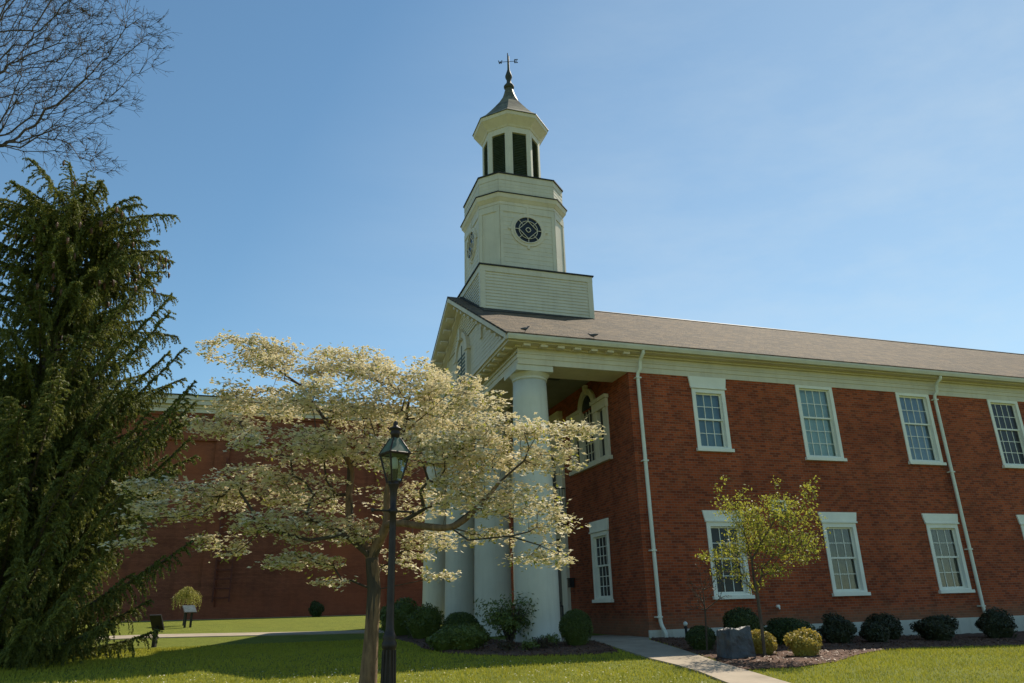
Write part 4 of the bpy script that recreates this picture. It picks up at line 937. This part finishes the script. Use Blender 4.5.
nn = np.array([0, 0, 1.]) + .55 * rdir(len(fl)); al = rdir(len(fl))
s1 = RNG.uniform(.028, .05, len(fl))
v1, f1 = cards(fl, nn, al, s1, s1 * .52)
al2 = np.cross(nn, al); v2, f2 = cards(fl + nn * .002, nn, al2, s1, s1 * .52)
mesh_obj('blossom', np.concatenate([v1, v2]), np.concatenate([f1, f2 + len(v1)]), 'dog_flower', dog)
lf = sprays(tips, 2, .08, .6); lf[:, 2] -= .02
nn = np.array([0, 0, .6]) + .9 * rdir(len(lf)); s1 = RNG.uniform(.025, .045, len(lf)); v1, f1 = cards(lf, nn, rdir(len(lf)), s1, s1 * .42)
mesh_obj('leaves', v1, f1, 'dog_leaf', dog)

# ---- young tree ----
YL = YOUNG_LIMBS
b = (YL[0][0], YL[0][1], gz(YL[0][0], YL[0][1]))
yt = empty('young_tree', b, 'slender young tree with yellow green leaves in front of the brick wall', 'tree')
P, par = limb_tree(None, [(None, [(b[0], b[1], b[2] - .05)] + YL[1:5]), (4, YL[5:7]), (4, YL[7:11]), (7, YL[11:13])])
pp = pad_points([(a_, b_, c_, d_ * 1.04, e_ * 1.04) for a_, b_, c_, d_, e_ in YOUNG_PADS], 400, ymul=.9)
allp, parent = grow(P, par, pp, .5); V, Fc, rad, kids = tree_tubes(allp, parent, .003, .55, .034)
mesh_obj('trunk', V, Fc, 'bark_bare', yt)
tips = allp[len(P):]; lf = sprays(tips, 6, .055, 1)
s1 = RNG.uniform(.022, .042, len(lf)); v1, f1 = cards(lf, rdir(len(lf)) + np.array([0, 0, .5]), rdir(len(lf)), s1, s1 * .45)
mesh_obj('leaves', v1, f1, 'young_leaf', yt)
# ---- twiggy sapling ----
SL = SAPLING_LIMBS; b = (SL[0][0], SL[0][1], gz(SL[0][0], SL[0][1]))
sp = empty('sapling', b, 'thin dark twiggy shrub with few leaves below the first lower window', 'shrub')
P, par = limb_tree(None, [(None, [(b[0], b[1], b[2] - .03)] + SL[1:])])
allp, parent = grow(P, par, pad_points(SAPLING_PADS, 330), .6); V, Fc, rad, kids = tree_tubes(allp, parent, .0035, .5, .02); mesh_obj('twigs', V, Fc, 'bark_dark', sp)
lf = sprays(allp[len(P):][::2], 2, .03, 1); s1 = RNG.uniform(.015, .028, len(lf)); v1, f1 = cards(lf, rdir(len(lf)), rdir(len(lf)), s1, s1 * .5); mesh_obj('leaves', v1, f1, 'plum', sp)
# ---- bare tree ----
BL = BARE_LIMBS; b = (BL[0][0], BL[0][1], gz(BL[0][0], BL[0][1]))
bt = empty('bare_tree', b, 'leafless tree reaching fine dark twigs into the sky above the spruce', 'tree')
P, par = limb_tree(None, [(None, [(b[0], b[1], b[2] - .1)] + BL[1:11]), (6, BL[11:16]), (4, BL[16:19]), (4, BL[19:24]), (3, BL[24:30]), (4, BL[30:33]), (4, BL[33:36]), (8, BL[36:40])])
pp = pad_points(BARE_PADS, 210, ymul=1.1)
allp, parent = grow(P, par, pp, .55)
# side twiglets on every node
n0 = len(allp); tw = RNG.integers(len(P), n0, int(n0 * 2.2)); dirs = allp[tw] - allp[np.array(parent)[tw]]; dirs /= np.linalg.norm(dirs, axis=1, keepdims=True) + 1e-9
ex = allp[tw] + (dirs + .8 * rdir(len(tw))) * RNG.uniform(.06, .2, (len(tw), 1))
allp2 = np.concatenate([allp, ex]); parent2 = list(parent) + [int(t) for t in tw]
V, Fc, rad, kids = tree_tubes(allp2, parent2, 0.0038, .6, .13, sides=3)
mesh_obj('limbs', V, Fc, 'bark_bare', bt)

# ---- spruce ----
sx, sy = -16.6, 2.4; sb = (sx, sy, gz(sx, sy))
sprc = empty('spruce_tree', sb, 'tall dark green spruce with drooping needled branches and brown cones at the left', 'tree')
m = MB(); m.tube([(sx, sy, sb[2] - .2), (sx, sy, 3), (sx + .1, sy, 8), (sx + .25, sy + .1, 12.0), (sx + .3, sy + .1, 13.2)], [.36, .3, .22, .1, .03], 12); m.build('trunk', 'bark_spruce', sprc, smooth=True)
paths = []
def spruce_branch(tip, rise=None, sag=.12):
    tip = Vector(tip); hd = math.hypot(tip.x - sx, tip.y - sy)
    z0 = max(.9, tip.z - hd * (rise if rise is not None else .35))
    z0 = min(z0, 12.3)
    a = Vector((sx + .02 * z0, sy, z0)); mid = a.lerp(tip, .55) + Vector((0, 0, -sag * hd - .1)) 
    pts = []
    for k in range(13):
        t = k / 12; pts.append(a * (1 - t) ** 2 + mid * 2 * t * (1 - t) + tip * t * t)
    return pts
def rad_at(z):
    t = (z - sb[2]) / 14.5
    return max(.6, 4.6 * (1 - .46 * max(0, t) ** 1.5)) * (1 if z > 3.4 else .72)
for t in SPRUCE_TIPS:
    dz = Vector(t); paths.append(spruce_branch(t, .95 if t[2] > 4.5 else .55, .10))
k = 0; z = .9
while z < 13.0:
    nb = 6 if z < 10.8 else 9
    for j in range(nb):
        a = k * 2.4 + random.uniform(-.4, .4); k += 1; R_ = rad_at(z) * random.uniform(.5, 1.02 if z < 8.5 else .9)
        up = .3 * R_ if z > 3 else 0
        tip = (sx + .25 * min(1, z / 14) + R_ * cos(a), sy + R_ * sin(a), max(.55, z + random.uniform(-.2, .35)))
        if tip[0] < sx - 1.5 and random.random() < .3: continue
        paths.append(spruce_branch(tip, random.uniform(.25, .6) if 4.5 < z < 9 else .2, .10 if z < 9 else random.uniform(-.22, 0)))
    z += .31
bm_ = MB(); C_, D_, LEN = [], [], []
cones = []
for pts in paths:
    L = sum((pts[i + 1] - pts[i]).length for i in range(12)); bm_.tube(pts, [.045 * L / 4 * (1 - i / 13) + .008 for i in range(13)], 5)
    n = int(L / .055); 
    for i in range(n):
        t = .12 + .88 * (i + random.random()) / n; f = t * 12; i0 = min(11, int(f)); p = pts[i0].lerp(pts[i0 + 1], f - i0); d = (pts[i0 + 1] - pts[i0]).normalized()
        side = d.cross(Vector((0, 0, 1))).normalized() * random.choice((-1, 1))
        ln = (.95 * (1 - t) ** .8 + .2) * random.uniform(.6, 1.25) * min(1.1, L / 3 + .25)
        sdir = (d * .55 + side * random.uniform(.3, 1) + Vector((0, 0, random.uniform(-.3, .35)))).normalized()
        # twig bends down under its own weight
        q = p.copy(); v_ = sdir.copy(); stp = .07; ns = max(2, int(ln / stp)); 
        for s_ in range(ns):
            v_ = (v_ + Vector((0, 0, -.34))).normalized(); q2 = q + v_ * stp
            C_.append(tuple((q + q2) / 2)); D_.append(tuple(v_)); LEN.append(1 - .35 * s_ / ns); q = q2
        if p.z > 10 and random.random() < .06 and t > .4 and q.y < sy + 1.5 and len(cones) < 95: cones.append(tuple(q))
    # needles on the branch axis and leader tip
    for i in range(int(L / .05)):
        t = .2 + .8 * random.random(); f = t * 12; i0 = min(11, int(f)); p = pts[i0].lerp(pts[i0 + 1], f - i0); d = (pts[i0 + 1] - pts[i0]).normalized(); C_.append(tuple(p)); D_.append(tuple(d)); LEN.append(.8)
bm_.build('branches', 'bark_spruce', sprc)
C_ = np.array(C_); D_ = np.array(D_); LEN = np.array(LEN)
print('spruce segs', len(C_), 'paths', len(paths))
VV = []; FF = []; kk = 0
for rep in range(4):
    cc = C_ + RNG.normal(size=C_.shape) * .012
    dd = D_ + .38 * rdir(len(C_))
    v, f = cards(cc, rdir(len(C_)), dd, .062 * LEN * RNG.uniform(.8, 1.3, len(C_)), .015 * RNG.uniform(.8, 1.4, len(C_)))
    VV.append(v); FF.append(f + kk); kk += len(v)
mesh_obj('needles', np.concatenate(VV), np.concatenate(FF), 'spruce', sprc)
for c in cones:
    m = MB(); m.tube([(c[0], c[1], c[2] + .0), (c[0], c[1], c[2] - .05), (c[0] + .01, c[1], c[2] - .13), (c[0] + .01, c[1], c[2] - .20)], [.014, .04, .036, .008], 6); m.build('cone', 'cone', sprc)

# ---- shrubs ----
def shrub(name, x, y, rx, ry, h, label, cat, mat, n, ls=.035, aspect=.5, group=None, lump=.12, z0=None, core=True, shape=1.0, out=.35, stems=None, hollow=.78):
    z = gz(x, y) if z0 is None else z0
    root = empty(name, (x, y, z), label, cat, group)
    ph = [RNG.uniform(0, 6.28) for _ in range(6)]
    def lum(d): return 1 + lump * (np.sin(3 * d[:, 0] + ph[0] + 2 * d[:, 2]) + np.sin(4 * d[:, 1] + ph[1]) + .7 * np.sin(7 * d[:, 2] + ph[2] + 3 * d[:, 0])) * .6
    d = rdir(n); d[:, 2] = np.abs(d[:, 2]) * 1.0 - .25 * RNG.uniform(size=n); d /= np.linalg.norm(d, axis=1, keepdims=True)
    rr = lum(d) * RNG.uniform(hollow, 1.03, n) ** 1
    c = np.stack([x + rx * rr * d[:, 0], y + ry * rr * d[:, 1], z + h * .42 + h * .58 * rr * np.sign(d[:, 2]) * np.abs(d[:, 2]) ** shape], 1)
    lo = d[:, 2] < 0; c[lo, 2] = z + h * .42 + h * 1.75 * rr[lo] * d[lo, 2]; sk_ = 1 + 1.25 * d[lo, 2]; c[lo, 0] = x + (c[lo, 0] - x) * sk_; c[lo, 1] = y + (c[lo, 1] - y) * sk_
    c[:, 2] = np.maximum(c[:, 2], z + .02)
    nn = d * 1.0 + .9 * rdir(n); s1 = RNG.uniform(.7, 1.3, n) * ls
    v, f = cards(c, nn, d * out + rdir(n), s1, s1 * aspect)
    mesh_obj('foliage', v, f, mat, root)
    m = MB()
    if core:
        U, W = 20, 10; vs = []; fs = []
        for i in range(W + 1):
            for j in range(U):
                a = 2 * pi * j / U; b_ = -.35 + (pi / 2 + .35) * i / W; dd = np.array([[cos(a) * cos(b_), sin(a) * cos(b_), sin(b_)]]); q = lum(dd)[0] * .86
                sh = min(1, 1 + 1.1 * dd[0, 2]); vs.append((x + rx * q * sh * dd[0, 0], y + ry * q * sh * dd[0, 1], max(z, z + h * .42 + h * (.55 if dd[0, 2] > 0 else 1.5) * q * dd[0, 2])))
        for i in range(W):
            for j in range(U): fs.append((i * U + j, i * U + (j + 1) % U, (i + 1) * U + (j + 1) % U, (i + 1) * U + j))
        m.add(vs, fs); m.build('inner_growth', mat, root, smooth=True)
    else:
        for k in range(stems or 14):
            a = random.uniform(0, 6.28); r_ = random.uniform(.3, .95); m.tube([(x + .04 * cos(a), y + .04 * sin(a), z - .02), (x + rx * r_ * .4 * cos(a), y + ry * r_ * .4 * sin(a), z + h * .4), (x + rx * r_ * cos(a), y + ry * r_ * sin(a), z + h * random.uniform(.65, .95))], [.014, .009, .004], 5)
        m.build('stems', 'bark_dark', root)
    return root
GA = 'shrubs in front of the portico columns'; GB = 'shrubs along the long brick wall'
shrub('boxwood', -2.72, -1.25, .43, .43, .88, 'round clipped green boxwood ball at the foot of the nearest column', 'shrub', 'box_mid', 9000, .02, .55, GA, .02, shape=1.0)
shrub('rhododendron', -4.05, .15, .68, .6, 1.15, 'open broad-leaved shrub between the second column and the nearest column', 'shrub', 'rhodo', 2400, .055, .38, GA, .5, core=False, stems=40, hollow=.3)
shrub('boxwood', -5.05, 1.45, .52, .5, .86, 'rounded green shrub left of the open broad-leaved one', 'shrub', 'box_mid', 6500, .024, .55, GA, .08)
shrub('low_shrub', -5.55, -1.0, .62, .5, .62, 'low dark spreading shrub at the front edge of the portico bed', 'shrub', 'rhodo', 3000, .04, .42, GA, .15)
shrub('low_shrub', -6.05, -.9, .42, .42, .5, 'low dark spreading shrub at the left front corner of the portico bed', 'shrub', 'rhodo', 2000, .04, .42, GA, .15)
shrub('dark_shrub', -5.5, 4.3, .55, .55, .95, 'dark shrub at the foot of the farthest column', 'shrub', 'rhodo', 2600, .045, .42, GA, .15)
shrub('dark_shrub', -5.9, 6.5, .7, .6, 1.2, 'tall dark shrub left of the farthest column, behind the lamp post', 'shrub', 'rhodo', 2600, .05, .42, GA, .2)
for k, (x, y, r_, h_, mt, lb) in enumerate([(-4.75, -1.9, .26, .28, 'redplant', 'small reddish ground plant in the mulch below the second column'), (-4.25, -2.0, .24, .26, 'rhodo', 'small green ground plant in the mulch between the reddish ones'), (-3.85, -1.75, .28, .3, 'redplant', 'small reddish ground plant nearest the first column'), (-3.45, -1.3, .28, .34, 'rhodo', 'small dark leafy plant against the base of the nearest column')]):
    shrub('ground_plant', x, y, r_, r_, h_, lb, 'plant', mt, 420, .035, .4, 'small ground plants in the portico bed', .2, core=False, stems=8, hollow=.3)
shrub('clipped_shrub', -.72, -3.85, .34, .32, .56, 'small dark clipped shrub left of the granite block', 'shrub', 'box_dark', 4200, .022, .55, GB, .05)
shrub('clipped_shrub', .72, -3.4, .5, .46, .92, 'large dark rounded shrub behind the young tree trunk', 'shrub', 'box_dark', 6500, .026, .55, GB, .1, hollow=.7)
shrub('clipped_shrub', 2.25, -3.05, .64, .5, .66, 'wide low dark shrub behind the larger golden shrub', 'shrub', 'box_dark', 6500, .026, .55, GB, .14, hollow=.7)
shrub('golden_shrub', -.1, -5.25, .31, .29, .5, 'smaller golden leaved shrub right beside the granite block', 'shrub', 'gold', 2600, .032, .45, GB, .13, hollow=.62)
shrub('golden_shrub', .25 + .2, -6.0 + .05, .40, .33, .54, 'larger golden leaved shrub between the two paths of mulch, right of the smaller golden one', 'shrub', 'gold', 3000, .032, .45, GB, .15, hollow=.62)
shrub('dark_shrub', 3.9, -2.9, .47, .42, 0.68, 'dark purple green shrub below the second lower window', 'shrub', 'plum', 3600, .036, .5, GB, .23, hollow=.68)
shrub('dark_shrub', 5.1, -2.9, .45, .4, 0.48, 'low front shrub of the touching dark pair', 'shrub', 'plum', 3300, .036, .5, GB, .18, hollow=.68)
shrub('dark_shrub', 6.35, -1.9, .5, .42, 0.71, 'taller rear shrub of the touching dark pair', 'shrub', 'plum', 3600, .036, .5, GB, .22, hollow=.68)
shrub('dark_shrub', 7.55, -2.55, .56, .46, 0.70, 'dark shrub left of the far downspout', 'shrub', 'plum', 4000, .036, .5, GB, .23, hollow=.68)
shrub('dark_shrub', 10.2, -2.1, .55, .46, 0.75, 'dark shrub right of the far downspout at the photo edge', 'shrub', 'plum', 4000, .036, .5, GB, .22, hollow=.68)
for k in range(4): shrub('dark_shrub', 13.2 + 3.1 * k, -2.2, .5, .45, .8, 'dark shrub beyond the right edge of the view', 'shrub', 'plum', 1500, .04, .5, GB, .12)
shrub('back_shrub', -7.4, 24.5, .45, .4, .8, 'small dark shrub against the far brick wall', 'shrub', 'box_dark', 1500, .05, .5, None, .15)
# weeping shrub behind the sign
wx, wy = -13.6, 18.6; wr = empty('weeping_shrub', (wx, wy, gz(wx, wy)), 'small pale yellow weeping shrub behind the farther sign', 'shrub')
m = MB(); m.tube([(wx, wy, gz(wx, wy) - .05), (wx + .02, wy, gz(wx, wy) + .9)], [.05, .035], 8); m.build('trunk', 'bark_dark', wr)
n = 260; A = RNG.uniform(0, 2 * pi, n); Rr = RNG.uniform(.08, .68, n); cs = []; ds = []
top = np.array([wx, wy, gz(wx, wy) + 1.15])
for a, r_ in zip(A, Rr):
    hh = random.uniform(-.05, .1) + .3 * (1 - (r_ / .7) ** 2); dl = random.uniform(.35, .75)
    for k in range(14):
        t = k / 13; rr = r_ * min(1, t * 1.7); zz = .18 * math.sin(min(1, t * 1.7) * pi / 2) + hh - dl * max(0, t - .35) / .65
        cs.append(top + np.array([rr * cos(a), rr * sin(a), zz])); ds.append((cos(a) * (1 - t), sin(a) * (1 - t), .4 - t * 1.4))
cs = np.array(cs) + RNG.normal(size=(len(cs), 3)) * .015; s1 = RNG.uniform(.03, .055, len(cs)); v, f = cards(cs, rdir(len(cs)), np.array(ds), s1, s1 * .3); mesh_obj('foliage', v, f, 'weeping', wr)

# ================= small things =================
def sign_panel(x, y, lb, rz=.5, h=.62, w=.27, single=False):
    z = gz(x, y); o = empty('sign_stand', (x, y, z), lb, 'sign', 'small signs on dark posts')
    ax = Vector((cos(rz), sin(rz), 0)); ay = Vector((-sin(rz), cos(rz), 0)); Z = Vector((0, 0, 1)); c = Vector((x, y, z))
    m = MB()
    for s_ in ((0,) if single else (-1, 1)): m.obox(c + ax * .12 * s_ + Z * (h / 2 - .05), .055 if single else .035, .045, h / 2 + .05, (ax, ay, Z))
    m.build('post', 'wood_dark', o)
    tl = radians(62 if single else 38); n_ = (Z * cos(tl) - ay * sin(tl)); t_ = (ay * cos(tl) + Z * sin(tl)); cc = c + Z * (h + .13)
    m = MB(); m.obox(cc, w, .24, .022, (ax, t_, n_)); pn = m.build('panel', 'wood_dark', o)
    m = MB(); m.obox(cc + n_ * .026, w - .025, .215, .004, (ax, t_, n_)); m.build('face', 'sign_face', pn)
sign_panel(-13.25, 5.6, 'small grey slanted sign on a single dark post at the edge of the spruce', pi - .5, .55, .19, True)
sign_panel(-13.3, 17.0, 'small pale slanted sign on dark posts in front of the weeping shrub', .4)

# granite block
def rough_block():
    cx, cy = -1.0, -5.6; z = gz(cx, cy); bm = bmesh.new(); bmesh.ops.create_cube(bm, size=1)
    bmesh.ops.subdivide_edges(bm, edges=bm.edges[:], cuts=9, use_grid_fill=True)
    from mathutils import noise as mn
    for v in bm.verts:
        p = v.co.copy(); f = mn.noise(p * 2.6 + Vector((3, 1, 7))) * .09 + mn.noise(p * 8) * .03
        top = max(0, p.z); taper = 1 - .14 * (p.z + .5)
        v.co.x = p.x * .72 * taper + (f * .6 if abs(p.x) > .49 else 0); v.co.y = p.y * .42 * taper + (f * .5 if abs(p.y) > .49 else 0)
        v.co.z = (p.z + .5) * .6 + (f * 1.1 if p.z > .49 else 0) - .04
    R_ = Matrix.Rotation(.25, 4, 'Z')
    for v in bm.verts: v.co = R_ @ v.co
    bmesh.ops.recalc_face_normals(bm, faces=bm.faces[:]); me = bpy.data.meshes.new('granite_block'); bm.to_mesh(me); bm.free(); me.materials.append(MT['stone'])
    o = bpy.data.objects.new('granite_block', me); col.objects.link(o); o.location = (cx, cy, z)
    tag(o, 'rough grey granite block standing in the mulch beside the walkway', 'stone')
rough_block()
# bollard light
x, y = .72, -.75; z = gz(x, y); o = empty('path_light', (x, y, z), 'short dark post with a small white globe by the near downspout', 'light')
m = MB(); m.tube([(x, y, z - .05), (x, y, z + .36)], .035, 10); m.tube([(x, y, z + .3), (x, y, z + .34)], .055, 10); m.build('post', 'metal_dark', o)
m = MB(); m.lathe((x, y, z), [(.02, .36), (.05, .38), (.06, .42), (.045, .46), (.01, .48)], 14); m.build('globe', 'lamp_white', o, smooth=True)
x, y = 1.15, -.9; z = gz(x, y); m = MB(); m.box(x - .07, y - .07, z - .02, x + .07, y + .07, z + .3); m.box(x - .085, y - .085, z + .3, x + .085, y + .085, z + .33)
tag(m.build('utility_box', 'metal_dark', loc=(x, y, z)), 'small dark utility box in the mulch beside the white-topped post', 'box')

# ---- street lamp ----
lx, ly = -8.82, -9.88; lz = gz(lx, ly); lamp = empty('street_lamp', (lx, ly, lz), 'dark Victorian post lamp with a green glazed lantern in front of the dogwood', 'lamp')
A0 = .35   # lantern turned a little
m = MB()
m.lathe((lx, ly, 0), [(.19, lz - .05), (.19, lz + .05), (.15, lz + .08), (.13, lz + .14), (.105, lz + .2), (.09, lz + .3), (.078, 1.12), (.092, 1.15), (.095, 1.2), (.075, 1.24), (.09, 1.27), (.068, 1.31), (.056, 1.36), (.05, 1.5), (.045, 2.6), (.041, 2.78), (.06, 2.8), (.06, 2.84), (.042, 2.86), (.045, 3.0), (.05, 3.1), (.075, 3.16), (.085, 3.2)], 20)
po = m.build('post', 'post', lamp, smooth=True)
m = MB()
for k in range(12):
    t = 2 * pi * k / 12; m.tube([(lx + .088 * cos(t), ly + .088 * sin(t), lz + .3), (lx + .078 * cos(t), ly + .078 * sin(t), 1.12)], .012, 5)
m.build('fluting', 'post', po)
m = MB(); m.tube([(lx - .27, ly - .08, 2.82), (lx + .27, ly + .08, 2.82)], .014, 8)
for s_ in (-1, 1): m.lathe((lx + .28 * s_, ly + .083 * s_, 0), [(.004, 2.79), (.022, 2.805), (.022, 2.835), (.004, 2.85)], 8)
m.build('ladder_bar', 'post', lamp)
def sq(h, z, a0=A0): return [Vector((lx + h * 1.414 * cos(a0 + pi / 4 + pi / 2 * k), ly + h * 1.414 * sin(a0 + pi / 4 + pi / 2 * k), z)) for k in range(4)]
b4 = sq(.068, 3.2); t4 = sq(.143, 3.57); r4 = sq(.157, 3.58); u4 = sq(.05, 3.80)
m = MB()
for k in range(4):
    m.tube([b4[k], t4[k]], .012, 6); m.tube([b4[k], b4[(k + 1) % 4]], .013, 6); m.tube([t4[k], t4[(k + 1) % 4]], .014, 6); m.tube([r4[k], u4[k]], .011, 6); m.tube([r4[k], r4[(k + 1) % 4]], .014, 6)
    mb_, mt_ = (b4[k] + b4[(k + 1) % 4]) / 2, (t4[k] + t4[(k + 1) % 4]) / 2
m.add(sq(.068, 3.195) + sq(.045, 3.15), [(0, 1, 2, 3), (4, 5, 6, 7), (0, 1, 5, 4), (1, 2, 6, 5), (2, 3, 7, 6), (3, 0, 4, 7)])
fr_ = m.build('lantern_frame', 'post', lamp)
m = MB()
for k in range(4): m.add([b4[k], b4[(k + 1) % 4], t4[(k + 1) % 4], t4[k]], [(0, 1, 2, 3)])
m.build('pane', 'glass', fr_)
m = MB(); m.add(r4 + u4 + [p - Vector((0, 0, .01)) for p in r4], [(0, 1, 5, 4), (1, 2, 6, 5), (2, 3, 7, 6), (3, 0, 4, 7), (4, 5, 6, 7), (8, 9, 10, 11)]); m.build('lantern_roof', 'post_green', lamp)
m = MB(); m.lathe((lx, ly, 0), [(.055, 3.79), (.06, 3.85), (.075, 3.88), (.05, 3.9), (.09, 3.915), (.095, 3.93), (.06, 3.95), (.035, 3.965), (.028, 3.99), (.035, 4.01), (.012, 4.04)], 16); m.build('chimney_cap', 'post', lamp, smooth=True)
m = MB(); m.lathe((lx, ly, 0), [(.035, 3.2), (.04, 3.3), (.042, 3.37)], 12); m.build('burner', 'post', lamp)
m = MB(); m.lathe((lx, ly, 0), [(.035, 3.37), (.05, 3.4), (.05, 3.49), (.035, 3.53), (.01, 3.54)], 14); m.build('bulb', 'lamp_white', lamp, smooth=True)

# ---- pigeons on the gutter edge ----
def pigeon(x, y, z, yaw, lb, lean=0):
    me = bpy.data.meshes.new('pigeon'); pts = [(-.02, 0, .13), (.06, 0, .15), (.10, 0, .19), (.125, 0, .235), (.15, 0, .245), (.185, 0, .235), (-.10, 0, .115), (-.19, 0, .10), (0, .03, .085), (0, .03, .0), (.03, .035, 0.0), (0, -.03, .085), (0, -.03, 0), (.03, -.035, 0)]
    ed = [(0, 1), (1, 2), (2, 3), (3, 4), (4, 5), (0, 6), (6, 7), (0, 8), (8, 9), (9, 10), (0, 11), (11, 12), (12, 13)]
    rr = [.06, .05, .032, .027, .022, .005, .042, .022, .012, .005, .004, .012, .005, .004]
    me.from_pydata(pts, ed, []); o = bpy.data.objects.new('pigeon', me); col.objects.link(o)
    md = o.modifiers.new('skin', 'SKIN'); 
    for v, r_ in zip(me.skin_vertices[0].data, rr): v.radius = (r_, r_ * 1.0)
    me.skin_vertices[0].data[0].use_root = True
    sb_ = o.modifiers.new('sub', 'SUBSURF'); sb_.levels = 2; sb_.render_levels = 2
    me.materials.append(MT['pigeon']); o.location = (x, y, z); o.rotation_euler = (0, lean, yaw); o.scale = (.85,) * 3
    tag(o, lb, 'pigeon', 'pigeons on the roof edge')
pigeon(-3.52, -.42, 9.27, .15, 'dark pigeon standing upright on the roof edge near the gable corner')
pigeon(-1.3, -.46, 9.25, 2.6, 'crouching pigeon on the roof edge above the portico beam', .25)
